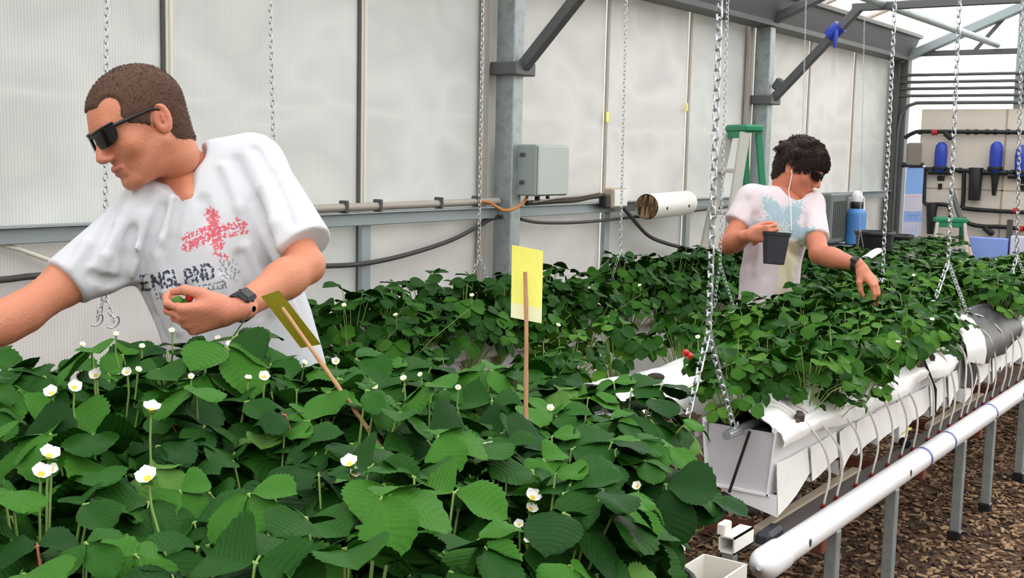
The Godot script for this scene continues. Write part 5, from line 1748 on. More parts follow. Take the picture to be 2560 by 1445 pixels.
func shirt_materials():
	var nz := FastNoiseLite.new()
	nz.frequency = 0.09
	nz.seed = 8
	var im := Image.create(512, 512, false, Image.FORMAT_RGB8)
	im.fill(c8(212, 213, 218))
	var red := c8(222, 96, 110)
	var ink := c8(52, 58, 80)
	# worn cross: crown-like upright, bar broken into blocks
	stroke(im, [Vector2(328, 104), Vector2(322, 208)], 38, red, nz, -0.28)
	stroke(im, [Vector2(222, 198), Vector2(308, 172)], 30, red, nz, -0.2)
	stroke(im, [Vector2(222, 166), Vector2(308, 148)], 18, red, nz, -0.15)
	stroke(im, [Vector2(346, 158), Vector2(422, 160)], 24, red, nz, -0.15)
	stroke(im, [Vector2(350, 184), Vector2(428, 184)], 14, red, nz, -0.1)
	stroke(im, [Vector2(402, 136), Vector2(424, 150)], 12, red, nz, 0.0)
	stroke(im, [Vector2(312, 233), Vector2(340, 263)], 22, red, nz, 0.02)
	# grey crest, half washed out
	var grey := c8(150, 152, 158)
	for k in 22:
		var a := k * 2.4
		stroke(im, [Vector2(342 + cos(a) * 34, 300 + sin(a * 1.3) * 58), Vector2(342 + cos(a + 1.1) * 30, 300 + sin(a * 1.3 + 0.9) * 55)], 7, grey, nz, 0.06)
	write(im, "ENGLAND", 62, 268, 23, 50, 11, 9.0, ink, nz, -0.22)
	write(im, "INTERNATIONAL SOCCER".replace("INTER", " "), 84, 334, 11, 22, 4, 4.5, c8(110, 114, 128), nz, -0.12)
	var m := mat("shirt_white", Color.WHITE, 0.85)
	m.albedo_texture = ImageTexture.create_from_image(im)
	m.texture_repeat = false
	m.backlight = Color(0.12, 0.12, 0.12)
	# second shirt: pale, teal splash with a swirl of petals, cream lower down
	im = Image.create(512, 512, false, Image.FORMAT_RGB8)
	im.fill(c8(222, 208, 212))
	for y in 512:
		for x in 512:
			var c := Vector2(x - 262, y - 190)
			var r := c.length() / (150.0 + 50.0 * sin(c.angle() * 5.0) + 70.0 * nz.get_noise_2d(x * 0.5, y * 0.5))
			if r < 1.0:
				var k := smooth(1.0, 0.75, r) * (0.95 + 0.5 * nz.get_noise_2d(x * 1.1, y * 1.1))
				im.set_pixel(x, y, im.get_pixel(x, y).lerp(c8(152, 182, 192), clampf(k, 0.0, 0.85)))
			var e := Vector2(x - 340, (y - 400) * 0.55).length() / 92.0 + 0.5 * nz.get_noise_2d(x * 0.4, y * 0.4)
			if e < 1.0:
				im.set_pixel(x, y, im.get_pixel(x, y).lerp(c8(236, 226, 186), smooth(1.0, 0.5, e) * 0.85))
	for k in 14:
		var a := TAU * k / 14.0
		stroke(im, [Vector2(262, 215) + Vector2(cos(a), sin(a)) * 18.0, Vector2(262, 215) + Vector2(cos(a + 0.25), sin(a + 0.25)) * 52.0], 6, c8(236, 226, 214), nz, -0.1)
	stroke(im, [Vector2(262, 215), Vector2(264, 217)], 22, c8(226, 206, 160), nz, -0.3)
	stroke(im, [Vector2(150, 60), Vector2(176, 130), Vector2(216, 120)], 16, c8(160, 190, 204), nz, 0.0)
	m = mat("shirt_pale", Color.WHITE, 0.85)
	m.albedo_texture = ImageTexture.create_from_image(im)
	m.texture_repeat = false
	m.backlight = Color(0.12, 0.12, 0.12)
	m = mat("skin", Color.WHITE, 0.5)
	m.vertex_color_use_as_albedo = true
	m.normal_enabled = true
	m.normal_texture = bump_tex(0.06, 2.0, 256, 21)
	m.uv1_triplanar = true
	m.uv1_scale = Vector3(9, 9, 9)
	m = mat("hair_short", c8(112, 80, 62), 0.8)
	m.albedo_texture = noise_tex(0.2, [Color(0.72, 0.7, 0.68), Color(1, 1, 1)], 256)
	m.uv1_triplanar = true; m.uv1_scale = Vector3(12, 12, 12)
	m.normal_enabled = true
	m.normal_texture = bump_tex(0.25, 8.0, 256, 22)
	m = mat("hair_dark", c8(50, 33, 26), 0.7)
	m.normal_enabled = true
	m.normal_texture = bump_tex(0.05, 8.0, 256, 23)
	m.uv1_triplanar = true; m.uv1_scale = Vector3(7, 7, 7)
	mat("lens", c8(12, 12, 14), 0.08)
	mat("frame_black", c8(22, 22, 24), 0.35)
	mat("watch_black", c8(34, 34, 38), 0.45)
	mat("jeans", c8(66, 76, 100), 0.85)
	mat("shoe", c8(70, 62, 56), 0.7)

func tint(mb: MB, from: int, f: Callable):
	for i in range(from, mb.v.size()):
		mb.c[i] = f.call(mb.v[i])
	mb.colored = true

# prints lie on the front of the chest: u to the wearer's left, v down, measured on the chest's own axes
func print_uv(mb: MB, origin: Vector3, u: Vector3, v: Vector3, front: Vector3, size: float):
	for i in mb.v.size():
		var d := mb.v[i] - origin
		var t := Vector2(d.dot(u) / size + 0.5, d.dot(v) / size + 0.5)
		if mb.n[i].dot(front) < -0.2 or d.dot(front) < -0.13:
			t = Vector2(0.02, 0.02)
		mb.uv[i] = Vector2(clampf(t.x, 0.01, 0.99), clampf(t.y, 0.01, 0.99))

func trousers(parent: Node3D, hip: Vector3, side: Vector3, fwd: Vector3, foot_y: float, w: float):
	var f := Field.new()
	var legs := []
	f.ell(hip, Vector3(w, 0.13, w * 0.72), Basis(side, Vector3.UP, side.cross(Vector3.UP)), 0.04)
	for s in [-1.0, 1.0]:
		var h: Vector3 = hip + side * s * w * 0.5 - Vector3(0, 0.04, 0)
		var ft: Vector3 = Vector3(h.x, foot_y + 0.08, h.z) + side * s * 0.05
		var kn := h.lerp(ft, 0.5) + fwd * 0.02
		f.cap(h, kn, 0.088, 0.068, 0.03)
		f.cap(kn, ft, 0.068, 0.058, 0.02)
		legs.push_back(ft)
	for s in legs:
		f.half(s + Vector3(0, -0.03, 0), Vector3(0, -1, 0), 0.004, 2)
	var b := MB.new()
	var bb := bounds_of([hip + Vector3(0, 0.12, 0), legs[0], legs[1]], 0.15)
	f.nets(b, bb[0], bb[1], 0.018)
	part("trousers", b.done(M.jeans), parent)
	for ft in legs:
		var g := Field.new()
		g.ell(ft + fwd * 0.06 - Vector3(0, 0.045, 0), Vector3(0.045, 0.038, 0.13), Basis(side, Vector3.UP, fwd if side.cross(Vector3.UP).dot(fwd) > 0 else -fwd), 0.02)
		g.cap(ft - Vector3(0, 0.04, 0), ft + Vector3(0, 0.02, 0), 0.045, 0.042, 0.03)
		g.half(Vector3(ft.x, foot_y + 0.004, ft.z), Vector3(0, -1, 0), 0.006, 2)
		b = MB.new()
		var bg := bounds_of([ft, ft + fwd * 0.2, ft - fwd * 0.06, ft + Vector3(0, -0.09, 0)], 0.07)
		g.nets(b, bg[0], bg[1], 0.012)
		part("shoe", b.done(M.shoe), parent)

func v3(x: float, y: float, z: float) -> Vector3:   # right, up, towards the viewer
	return cam_r * x + cam_u * y - cam_f * z

func lin(r: int, g: int, b: int) -> Color:
	return c8(r, g, b).srgb_to_linear()

# single hairs standing on a head of hair, too many to count
func strands(parent: Node3D, hb: MB, n: int, ln: float, r: float, lie: Vector3, m: Material, sd: int):
	var b := MB.new()
	b.tube([Vector3.ZERO, Vector3(0, 0.55, 0.06), Vector3(0, 1, 0.22)], [1.0, 0.8, 0.25], 3, false)
	for i in b.v.size(): b.v[i] = Vector3(b.v[i].x * r, b.v[i].y * ln, b.v[i].z * r if absf(b.v[i].z) > 0.5 else b.v[i].z * ln * 0.3)
	var mm := MultiMesh.new()
	mm.transform_format = MultiMesh.TRANSFORM_3D
	mm.mesh = b.done(m)
	mm.instance_count = n
	var q := RandomNumberGenerator.new()
	q.seed = sd
	for i in n:
		var k := q.randi() % hb.v.size()
		var y := (hb.n[k] + lie * q.randf_range(0.6, 1.3) + Vector3(q.randf_range(-0.3, 0.3), q.randf_range(-0.3, 0.3), q.randf_range(-0.3, 0.3))).normalized()
		var x := y.cross(Vector3(0.3, 0.2, 1)).normalized()
		mm.set_instance_transform(i, Transform3D(Basis(x, y, x.cross(y)).scaled_local(Vector3.ONE * q.randf_range(0.7, 1.25)), hb.v[k] - hb.n[k] * 0.001))
	var o := MultiMeshInstance3D.new()
	o.multimesh = mm
	o.name = "hair_strands"
	o.set_meta("kind", "stuff")
	parent.add_child(o)

func build_man_in_front():
	var root := thing("person", "man with cropped hair in a white ENGLAND T-shirt reaching over the near plants", "person", Vector3.ZERO)
	var D := 2.72
	var hip := at(652, 1030, D + 0.14)
	var waist := at(605, 850, D + 0.08)
	var chest := at(520, 610, D + 0.05)
	var rs := at(398, 522, D + 0.03)
	var ls := at(628, 420, D + 0.10)
	var nb := at(462, 436, D + 0.06)
	var nt := at(412, 366, D - 0.02)
	var rm := at(165, 707, D - 0.105)
	var re := at(58, 781, D - 0.20)
	var rw := at(-190, 905, D - 0.36)
	var le := at(766, 664, D - 0.06)
	var lw := at(592, 774, D - 0.27)
	var up := (nb - hip).normalized()
	var left := (ls - rs).normalized()
	var front := left.cross(up).normalized()
	if front.dot(cam_f) > 0: front = -front
	var side := up.cross(front).normalized()
	if side.dot(left) < 0: side = -side
	var tb := Basis(side, up, front)
	# head
	var F := v3(-0.67, -0.42, 0.61).normalized()
	var U := v3(-0.36, 0.90, 0.20)
	U = (U - F * U.dot(F)).normalized()
	var hx := Transform3D(Basis(U.cross(F), U, F), at(350, 314, D - 0.07))
	var hs := 1.08
	var hf := head_field(hx, hs)
	hf.cap(nt, nb, 0.052, 0.060, 0.018)
	var mb := MB.new()
	var skin := lin(208, 134, 102)
	var hc := hx.origin
	var bb := bounds_of([hx * (Vector3(-0.08, -0.12, -0.11) * hs), hx * (Vector3(0.09, 0.125, 0.12) * hs), hx * (Vector3(0.09, -0.13, 0.1) * hs), hx * (Vector3(-0.08, 0.12, -0.11) * hs), hx * (Vector3(-0.09, 0.12, 0.1) * hs), hx * (Vector3(0.08, -0.1, -0.1) * hs)], 0.012)
	hf.nets(mb, bb[0], bb[1], 0.0032)
	var inv := hx.affine_inverse()
	tint(mb, 0, func(p: Vector3) -> Color:
		var q := inv * p / hs
		var c := skin
		var lip := smooth(0.012, 0.004, absf(q.y + 0.070)) * smooth(0.028, 0.02, absf(q.x)) * smooth(0.075, 0.085, q.z)
		c = c.lerp(lin(176, 96, 88), lip * 0.75)
		var ear := smooth(0.072, 0.082, absf(q.x)) * smooth(0.0, -0.004, q.z)
		c = c.lerp(lin(214, 128, 106), ear * 0.7)
		var nose := smooth(0.028, 0.008, Vector2(q.x, q.y + 0.034).length()) * smooth(0.09, 0.1, q.z)
		c = c.lerp(lin(216, 130, 108), nose * 0.6)
		var beard := smooth(-0.03, -0.06, q.y) * smooth(0.0, 0.03, q.z)
		return c.lerp(lin(176, 112, 88), beard * 0.45))
	# arms, neck and trunk under the shirt
	var f := Field.new()
	f.cap(nt, nb, 0.052, 0.060, 0.018)
	var vq := at(473, 494, D - 0.045)
	f.cap(nb + front * 0.02, vq - front * 0.004, 0.052, 0.022, 0.03)
	f.ell(chest - up * 0.02, Vector3(0.150, 0.18, 0.095), tb, 0.04)
	f.cap(rs, ls, 0.052, 0.052, 0.04)
	f.ell(waist, Vector3(0.130, 0.20, 0.085), tb, 0.05)
	f.cap(hip, waist, 0.09, 0.09, 0.05)
	f.cap(rs, rm, 0.050, 0.045, 0.03)
	f.cap(rm, re, 0.045, 0.043, 0.03)
	f.cap(re, re.lerp(rw, 0.25), 0.043, 0.044, 0.02)
	f.cap(re.lerp(rw, 0.2), rw, 0.044, 0.028, 0.02)
	f.cap(ls, le, 0.050, 0.042, 0.03)
	f.cap(le, le.lerp(lw, 0.35), 0.040, 0.043, 0.015)
	f.cap(le.lerp(lw, 0.3), lw, 0.043, 0.0265, 0.02)
	bb = bounds_of([nt, hip, re, rw, le, lw, rs, ls, chest + front * 0.1, chest - front * 0.1], 0.07)
	var k0 := f.nets(mb, bb[0], bb[1], 0.010)
	tint(mb, k0, func(p: Vector3) -> Color:
		var c := skin
		var q := (p - nb)
		return c.lerp(lin(202, 116, 90), 0.5 * smooth(0.12, 0.02, q.length())))
	# left hand holding picked berries, thumb uppermost
	var Y := v3(-0.96, -0.20, 0.18).normalized()
	var X := v3(-0.10, 0.80, 0.55)
	X = (X - Y * X.dot(Y)).normalized()
	var Z := X.cross(Y)
	var hd := hand_field(lw + Y * 0.012, X, Y, Z, 1.02, [[0.75, 0.8, 0.5], [0.85, 0.85, 0.55], [0.95, 0.85, 0.6], [1.0, 0.9, 0.6]], 0.04, [0.6, -0.4, 0.25, 0.9, -0.35, -0.25, 0.9, -0.45])
	bb = bounds_of(hd[1], 0.018)
	k0 = hd[0].nets(mb, bb[0], bb[1], 0.0032)
	tint(mb, k0, func(_p: Vector3) -> Color: return lin(214, 136, 108))
	# right hand, reaching beyond the frame
	var Y2 := (rw - re).normalized() + v3(0, -0.3, 0.1)
	Y2 = Y2.normalized()
	var X2 := v3(0.3, 0.5, 0.8)
	X2 = (X2 - Y2 * X2.dot(Y2)).normalized()
	hd = hand_field(rw + Y2 * 0.012, X2, Y2, -(X2.cross(Y2)), 1.02, [[0.4, 0.5, 0.3], [0.45, 0.5, 0.3], [0.5, 0.5, 0.3], [0.55, 0.5, 0.3]], 0.08, [0.8, -0.5, 0.4, 0.8, -0.3, 0.1, 0.9, -0.3])
	bb = bounds_of(hd[1], 0.018)
	k0 = hd[0].nets(mb, bb[0], bb[1], 0.004)
	tint(mb, k0, func(_p: Vector3) -> Color: return lin(214, 136, 108))
	part("body", mb.done(M.skin), root)
	# cropped hair
	var g := Field.new()
	var P := func(a: float, b: float, c: float) -> Vector3: return hx * (Vector3(a, b, c) * hs)
	g.ell(P.call(0, 0.036, -0.012), Vector3(0.0805, 0.0905, 0.1015) * hs, hx.basis, 0.02)
	g.ell(P.call(0, 0.022, 0.028), Vector3(0.070, 0.075, 0.070) * hs, hx.basis, 0.03)
	g.cap(P.call(0, -0.03, -0.047), P.call(0, -0.075, -0.047), 0.0545 * hs, 0.052 * hs, 0.03)
	g.ell(P.call(0, -0.030, 0.112), Vector3(0.130, 0.098, 0.078) * hs, hx.basis, 0.010, 1)
	g.ell(P.call(0, -0.060, 0.045), Vector3(0.150, 0.072, 0.052) * hs, hx.basis, 0.010, 1)
	for e in [-1.0, 1.0]:
		g.ell(P.call(0.06 * e, 0.055, 0.088), Vector3(0.028, 0.032, 0.036) * hs, hx.basis, 0.012, 1)
		g.ell(P.call(0.082 * e, -0.016, -0.006), Vector3(0.02, 0.036, 0.020) * hs, hx.basis, 0.006, 1)
	g.half(P.call(0, -0.062, -0.05), hx.basis * Vector3(0, -1, 0.25), 0.01, 2)
	var hb := MB.new()
	bb = bounds_of([P.call(-0.085, -0.08, -0.115), P.call(0.085, 0.13, 0.1), P.call(-0.085, 0.13, -0.115), P.call(0.085, -0.08, 0.1), P.call(0.085, 0.13, -0.115), P.call(-0.085, 0.13, 0.1)], 0.02)
	g.nets(hb, bb[0], bb[1], 0.0042)
	part("hair", hb.done(M.hair_short), root)
	strands(root, hb, 12000, 0.0034, 0.00038, -U * 0.6 - F * 0.2, M.hair_short, 5)
	glasses(root, hx, hs, 0.082, 0.0)
	# T-shirt
	var s := Field.new()
	s.cap(rs, ls, 0.074, 0.072, 0.05)
	s.ell(chest - up * 0.01, Vector3(0.185, 0.20, 0.122), tb, 0.06)
	s.ell(waist + up * 0.02, Vector3(0.178, 0.23, 0.124), tb, 0.07)
	s.ell(hip + up * 0.06, Vector3(0.182, 0.17, 0.130), tb, 0.06)
	var rh := at(166, 706, D - 0.115)
	var lh := at(762, 622, D - 0.03)
	s.cap(rs, rh + (rh - rs) * 0.1, 0.074, 0.060, 0.04)
	s.cap(at(372, 600, D - 0.0), at(262, 676, D - 0.07), 0.07, 0.050, 0.04)
	s.cap(ls, lh + (lh - ls) * 0.12, 0.078, 0.068, 0.04)
	s.cap(at(672, 500, D + 0.05), at(742, 610, D - 0.03), 0.06, 0.058, 0.03)
	s.cap(nb.lerp(rs, 0.45) - up * 0.01, nb.lerp(ls, 0.5) + up * 0.01, 0.058, 0.064, 0.04)
	# folds: [kind, radius, pixels...] ridges stand up, creases cut in; both follow the cloth
	var folds := [
		[0, 0.010, [432, 500], [412, 600], [392, 690]], [1, 0.007, [446, 505], [432, 600], [412, 720]], [1, 0.008, [402, 520], [372, 600], [352, 690]],
		[0, 0.011, [360, 540], [332, 620], [322, 690]], [1, 0.010, [330, 575], [318, 640], [310, 700]], [0, 0.009, [300, 560], [262, 640], [250, 700]],
		[1, 0.007, [276, 570], [226, 650]], [1, 0.008, [232, 690], [272, 706], [312, 700]], [0, 0.009, [214, 610], [180, 670]],
		[1, 0.008, [508, 500], [520, 540], [528, 600]], [0, 0.009, [560, 420], [600, 520], [622, 600]], [1, 0.008, [590, 400], [634, 500], [652, 570]],
		[1, 0.011, [650, 520], [672, 590], [694, 660]], [0, 0.011, [662, 470], [690, 560], [704, 630]], [1, 0.007, [690, 460], [730, 560]],
		[0, 0.010, [620, 620], [660, 700], [676, 780]], [1, 0.008, [600, 640], [632, 720], [650, 790]], [0, 0.010, [700, 700], [730, 780], [752, 850]],
		[1, 0.009, [322, 470], [286, 520], [248, 590]], [0, 0.010, [350, 470], [320, 530], [276, 610]], [1, 0.007, [640, 372], [676, 430], [716, 520]],
		[1, 0.007, [355, 720], [385, 790], [415, 850]], [0, 0.008, [400, 640], [420, 740], [446, 830]], [1, 0.006, [470, 720], [500, 800], [510, 860]],
		[0, 0.008, [560, 700], [590, 780], [600, 860]]]
	var base := Field.new()
	for i in s.kind.size(): base.push(s.kind[i], s.op[i], s.a[i], s.b[i], s.ra[i], s.rb[i], s.kk[i], s.bs[i])
	for fd in folds:
		var last := Vector3.INF
		for j in range(2, fd.size()):
			var r := ray(fd[j][0], fd[j][1]).normalized()
			var h := base.hit(EYE, r, 2.2)
			if last != Vector3.INF:
				var w := 0.55 if j == fd.size() - 1 else 1.0
				if fd[0] == 0: s.cap(last, h + r * 0.001, fd[1] * 1.3, fd[1] * 1.3 * w, 0.014)
				else: s.cap(last, h, fd[1] * 1.4, fd[1] * 1.3 * w, 0.015, 1)
			last = h
	# neck hole with its V, sleeve ends, hem
	s.cap(nb + up * 0.012, nt + (nt - nb) * 0.8, 0.072, 0.090, 0.006, 1)
	var vb := base.hit(EYE, ray(473, 494).normalized(), 2.2)
	var va := at(432, 420, D - 0.06)
	s.cap(va, vb - front * 0.014, 0.068, 0.008, 0.006, 1)
	s.cap(va + front * 0.05, vb + front * 0.02, 0.070, 0.012, 0.006, 1)
	s.cyl(rh, rh + (rh - rs).normalized() * 0.2 , 0.16)
	s.cyl(lh, lh + ((lh - ls).normalized() + v3(0.12, -0.12, 0)).normalized() * 0.2, 0.13)
	s.half(hip + up * 0.0, -up, 0.004, 2)
	var sb := MB.new()
	bb = bounds_of([rs, ls, rh, lh, hip, chest + front * 0.12, chest - front * 0.12, waist + side * 0.18, waist - side * 0.18, nb + up * 0.05], 0.085)
	s.nets(sb, bb[0], bb[1], 0.006)
	# print axes: the chest's, as the cloth hangs
	var pu := v3(0.972, 0.19, -0.13).normalized()
	pu = (pu - front * pu.dot(front)).normalized()
	var pv := pu.cross(front)
	if pv.dot(cam_u) > 0: pv = -pv
	var po := base.hit(EYE, ray(501, 655).normalized(), 2.2)
	print_uv(sb, po, pu, pv, front, 0.345)
	part("t_shirt", sb.done(M.shirt_white), root)
	trousers(root, hip - up * 0.03, Vector3(side.x, 0, side.z).normalized(), Vector3(front.x, 0, front.z).normalized(), 0.0, 0.165)
	watch(root, lw.lerp(le, 0.06), lw - le, v3(0.25, 0.5, 0.8), 0.029, 0.026)
	# picked berries in the hand
	var gc := lw + Y * 0.105 + X * 0.022 - Z * 0.030
	var bt := thing("picked_strawberries", "half ripe strawberries held in the fingers of the man in front", "strawberries", gc)
	for k in 4:
		var q := MB.new()
		var sc := 0.8 + 0.15 * k
		q.lathe([Vector2(0, -0.014 * sc), Vector2(0.006 * sc, -0.012 * sc), Vector2(0.011 * sc, -0.002), Vector2(0.011 * sc, 0.006), Vector2(0.006, 0.011), Vector2(0, 0.012)], 12, Transform3D(Basis(Vector3(1, 0.3 * k, 0.5).normalized(), 0.9 * k), (X * (0.012 - 0.012 * (k % 2)) + Y * (0.013 * k - 0.016) + Z * 0.004 * (k % 3)) as Vector3))
		part("berry", q.done([M.berry, leaf_mats[3], leaf_mats[4], M.berry][k]), bt)

func build_far_man():
	var root := thing("person", "dark haired man in a pale T-shirt with teal print holding a black pot", "person", Vector3.ZERO)
	var D := 5.35
	var hip := at(1922, 800, D + 0.03)
	var waist := at(1925, 690, D + 0.02)
	var chest := at(1942, 575, D)
	var rs := at(1880, 500, D - 0.02)
	var ls := at(2022, 512, D + 0.02)
	var nb := at(1966, 480, D + 0.02)
	var nt := at(1978, 452, D)
	var re := at(1822, 612, D - 0.10)
	var rw := at(1872, 588, D - 0.28)
	var le := at(2048, 636, D - 0.20)
	var lw := at(2148, 664, D - 0.36)
	var up := (nb - hip).normalized()
	var front := v3(0.30, -0.15, 0.94)
	front = (front - up * front.dot(up)).normalized()
	var side := up.cross(front).normalized()
	var tb := Basis(side, up, front)
	var F := v3(0.72, -0.42, 0.52).normalized()
	var U := v3(0.34, 0.90, 0.22)
	U = (U - F * U.dot(F)).normalized()
	var hx := Transform3D(Basis(U.cross(F), U, F), at(2000, 424, D))
	var hs := 1.03
	var skin := lin(200, 122, 92)
	var mb := MB.new()
	var hf := head_field(hx, hs)
	hf.cap(nt, nb, 0.054, 0.058, 0.03)
	var cs := []
	for a in [-0.09, 0.09]:
		for b in [-0.125, 0.125]:
			for c in [-0.11, 0.12]: cs.push_back(hx * (Vector3(a, b, c) * hs))
	var bb := bounds_of(cs, 0.01)
	hf.nets(mb, bb[0], bb[1], 0.0045)
	var inv := hx.affine_inverse()
	tint(mb, 0, func(p: Vector3) -> Color:
		var q := inv * p / hs
		var lip := smooth(0.012, 0.004, absf(q.y + 0.070)) * smooth(0.028, 0.02, absf(q.x)) * smooth(0.075, 0.085, q.z)
		return skin.lerp(lin(190, 100, 96), lip * 0.7))
	var f := Field.new()
	f.cap(nt, nb, 0.054, 0.058, 0.03)
	f.ell(chest, Vector3(0.125, 0.16, 0.078), tb, 0.04)
	f.cap(rs, ls, 0.046, 0.046, 0.04)
	f.ell(waist, Vector3(0.105, 0.18, 0.068), tb, 0.04)
	f.cap(hip, waist, 0.07, 0.07, 0.04)
	f.cap(rs, re, 0.047, 0.042, 0.03)
	f.cap(re, re.lerp(rw, 0.35), 0.040, 0.044, 0.02)
	f.cap(re.lerp(rw, 0.3), rw, 0.044, 0.028, 0.02)
	f.cap(ls, le, 0.047, 0.043, 0.03)
	f.cap(le, le.lerp(lw, 0.35), 0.040, 0.044, 0.02)
	f.cap(le.lerp(lw, 0.3), lw, 0.044, 0.027, 0.02)
	bb = bounds_of([nt, hip, rs, ls, re, rw, le, lw, chest + front * 0.1, chest - front * 0.1], 0.07)
	var k0 := f.nets(mb, bb[0], bb[1], 0.0105)
	tint(mb, k0, func(_p: Vector3) -> Color: return skin)
	# right hand gripping the pot rim, left hand reaching down to the plants
	var Y := v3(0.80, 0.05, 0.6).normalized()
	var X := v3(0.1, 0.9, 0.3)
	X = (X - Y * X.dot(Y)).normalized()
	var hd := hand_field(rw, X, Y, -(X.cross(Y)), 0.98, [[1.0, 1.0, 0.6], [1.05, 1.0, 0.6], [1.1, 1.0, 0.6], [1.1, 1.0, 0.6]], 0.03, [0.5, -0.5, 0.1, 0.9, -0.4, -0.1, 0.9, -0.5])
	bb = bounds_of(hd[1], 0.018)
	k0 = hd[0].nets(mb, bb[0], bb[1], 0.004)
	tint(mb, k0, func(_p: Vector3) -> Color: return lin(212, 132, 104))
	Y = v3(0.56, -0.78, 0.25).normalized()
	X = v3(-0.55, -0.35, 0.75)
	X = (X - Y * X.dot(Y)).normalized()
	hd = hand_field(lw + Y * 0.01, X, Y, X.cross(Y), 0.98, [[0.35, 0.45, 0.3], [0.3, 0.4, 0.3], [0.35, 0.45, 0.3], [0.45, 0.5, 0.3]], 0.05, [0.7, -0.6, 0.1, 0.9, -0.5, -0.1, 0.95, -0.3])
	bb = bounds_of(hd[1], 0.018)
	k0 = hd[0].nets(mb, bb[0], bb[1], 0.004)
	tint(mb, k0, func(_p: Vector3) -> Color: return lin(210, 128, 98))
	part("body", mb.done(M.skin), root)
	# hair: thick and tousled
	var g := Field.new()
	var P := func(a: float, b: float, c: float) -> Vector3: return hx * (Vector3(a, b, c) * hs)
	g.ell(P.call(0, 0.042, -0.018), Vector3(0.090, 0.098, 0.108) * hs, hx.basis, 0.02)
	g.ell(P.call(0, 0.05, 0.045), Vector3(0.078, 0.060, 0.062) * hs, hx.basis, 0.03)
	g.cap(P.call(0, -0.02, -0.055), P.call(0, -0.062, -0.055), 0.062 * hs, 0.052 * hs, 0.03)
	var hr := RandomNumberGenerator.new()
	hr.seed = 12
	for k in 90:
		var th := hr.randf_range(-PI, PI)
		var ph := hr.randf_range(0.15, 1.35)
		var o := Vector3(sin(th) * cos(ph) * 0.088, 0.042 + sin(ph) * 0.094, -0.018 + cos(th) * cos(ph) * 0.104)
		var e := o + Vector3(hr.randf_range(-0.028, 0.028), hr.randf_range(-0.012, 0.010), hr.randf_range(-0.028, 0.028))
		g.cap(P.call(o.x, o.y, o.z), P.call(e.x, e.y, e.z), 0.013 * hs, 0.007 * hs, 0.008)
	g.ell(P.call(0, -0.045, 0.108), Vector3(0.130, 0.088, 0.068) * hs, hx.basis, 0.010, 1)
	g.ell(P.call(0, -0.075, 0.04), Vector3(0.150, 0.078, 0.050) * hs, hx.basis, 0.010, 1)
	for e in [-1.0, 1.0]:
		g.ell(P.call(0.088 * e, -0.022, -0.008), Vector3(0.022, 0.034, 0.020) * hs, hx.basis, 0.006, 1)
	g.half(P.call(0, -0.066, -0.05), hx.basis * Vector3(0, -1, 0.25), 0.01, 2)
	var hb := MB.new()
	bb = bounds_of(cs, 0.04)
	g.nets(hb, bb[0], bb[1], 0.005)
	part("hair", hb.done(M.hair_dark), root)
	strands(root, hb, 7000, 0.014, 0.0010, -U * 1.2 + F * 0.9, M.hair_dark, 6)
	glasses(root, hx, hs, 0.082, 0.0)
	# white earphone lead
	var eb := MB.new()
	eb.tube([P.call(-0.084, -0.012, 0.0), P.call(-0.088, -0.03, 0.012), P.call(-0.07, -0.10, 0.02), chest + up * 0.13 - side * 0.02 + front * 0.115, chest + front * 0.125], 0.0022, 5)
	part("earphone_lead", eb.done(M.pvc), root)
	# T-shirt
	var s := Field.new()
	s.cap(rs, ls, 0.066, 0.066, 0.05)
	s.ell(chest, Vector3(0.160, 0.18, 0.112), tb, 0.06)
	s.ell(waist, Vector3(0.146, 0.2, 0.108), tb, 0.06)
	s.ell(hip + up * 0.05, Vector3(0.15, 0.13, 0.11), tb, 0.06)
	var rh := at(1842, 560, D - 0.06)
	var lh := at(2038, 598, D - 0.12)
	s.cap(rs, rh + (rh - rs) * 0.1, 0.07, 0.062, 0.03)
	s.cap(ls, lh + (lh - ls) * 0.1, 0.07, 0.064, 0.03)
	var base := Field.new()
	for i in s.kind.size(): base.push(s.kind[i], s.op[i], s.a[i], s.b[i], s.ra[i], s.rb[i], s.kk[i], s.bs[i])
	for fd in [[1, 0.010, [1888, 540], [1880, 600], [1874, 660]], [0, 0.010, [1905, 600], [1890, 680]], [1, 0.009, [2008, 540], [2004, 600], [1996, 650]], [0, 0.010, [1990, 520], [1986, 600]], [1, 0.008, [1930, 640], [1915, 690]], [1, 0.008, [1866, 500], [1850, 550]], [0, 0.010, [1970, 620], [1975, 690]]]:
		var last := Vector3.INF
		for j in range(2, fd.size()):
			var r := ray(fd[j][0], fd[j][1]).normalized()
			var h := base.hit(EYE, r, 4.6)
			if last != Vector3.INF:
				if fd[0] == 0: s.cap(last + r * 0.003, h + r * 0.003, fd[1], fd[1] * 0.7, 0.025)
				else: s.cap(last - r * 0.002, h - r * 0.002, fd[1], fd[1] * 0.7, 0.028, 1)
			last = h
	s.cap(nb, nt + (nt - nb) * 1.0, 0.062, 0.07, 0.008, 1)
	s.cap(nb + front * 0.03 - up * 0.012, nb + front * 0.09 + up * 0.03, 0.05, 0.06, 0.01, 1)
	s.cyl(rh, rh + (rh - rs).normalized() * 0.2, 0.13)
	s.cyl(lh, lh + (lh - ls).normalized() * 0.2, 0.13)
	s.half(hip - up * 0.02, -up, 0.004, 2)
	var sb := MB.new()
	bb = bounds_of([rs, ls, rh, lh, hip, chest + front * 0.12, chest - front * 0.12, waist + side * 0.14, waist - side * 0.14, nb + up * 0.04], 0.085)
	s.nets(sb, bb[0], bb[1], 0.0095)
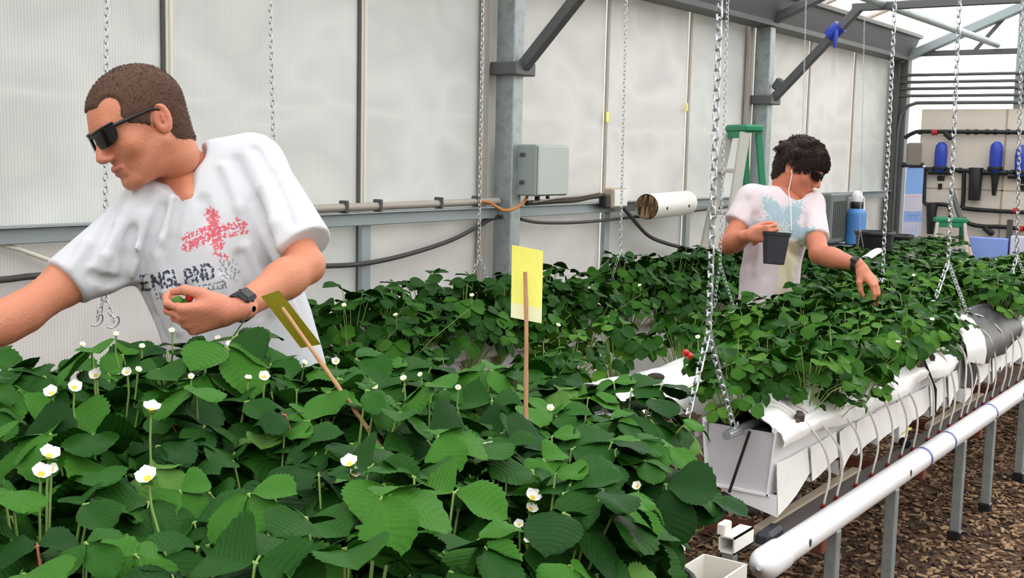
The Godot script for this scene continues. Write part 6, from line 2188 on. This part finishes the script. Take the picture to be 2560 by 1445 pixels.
	var pu := (side - front * side.dot(front)).normalized()
	if pu.dot(cam_r) < 0: pu = -pu
	var pv := -up
	print_uv(sb, base.hit(EYE, ray(1952, 590).normalized(), 4.6), pu, pv, front, 0.40)
	part("t_shirt", sb.done(M.shirt_pale), root)
	trousers(root, hip - up * 0.04, Vector3(side.x, 0, side.z).normalized(), Vector3(front.x, 0, front.z).normalized(), 0.0, 0.145)
	watch(root, lw.lerp(le, 0.06), lw - le, v3(-0.2, 0.6, 0.75), 0.029, 0.024)
	# the black pot in his hand
	var pc := at(1934, 660, D - 0.33)
	var t := thing("nursery_pot", "square black nursery pot held by the far man against his shirt", "pot", pc)
	t.basis = Basis(v3(1, -0.09, 0.12).normalized(), v3(0.09, 1, 0).normalized(), v3(1, -0.09, 0.12).normalized().cross(v3(0.09, 1, 0).normalized()))
	var b := MB.new()
	var half_side := func(y: float, h: float, off: float) -> Array:
		var out := []
		for k in 24:
			var a := TAU * (k + 0.5) / 24.0
			var c := Vector2(cos(a), sin(a))
			var n := pow(pow(absf(c.x), 7.0) + pow(absf(c.y), 7.0), -1.0 / 7.0)
			out.push_back(Vector3(c.x * n * (h + off), y, c.y * n * (h + off)))
		return out
	var rings := [half_side.call(0.0, 0.040, -0.04), half_side.call(0.0, 0.042, 0), half_side.call(0.120, 0.054, 0), half_side.call(0.120, 0.054, 0.004), half_side.call(0.134, 0.056, 0.004), half_side.call(0.134, 0.056, -0.002), half_side.call(0.02, 0.042, -0.003), half_side.call(0.02, 0.01, 0)]
	for i in rings.size() - 1:
		for k in 24:
			b.flat([rings[i][(k + 1) % 24], rings[i][k], rings[i + 1][k], rings[i + 1][(k + 1) % 24]])
	part("body", b.done(M.pot_black), t)

func _ready():
	rng.seed = 7
	set_camera()
	set_light()
	make_materials()
	make_leaf_materials()
	build_house()
	build_wall_fittings()
	build_far_end()
	build_beds()
	build_near_plants()
	build_far_plants()
	build_flowers()
	build_cards()
	shirt_materials()
	build_man_in_front()
	build_far_man()
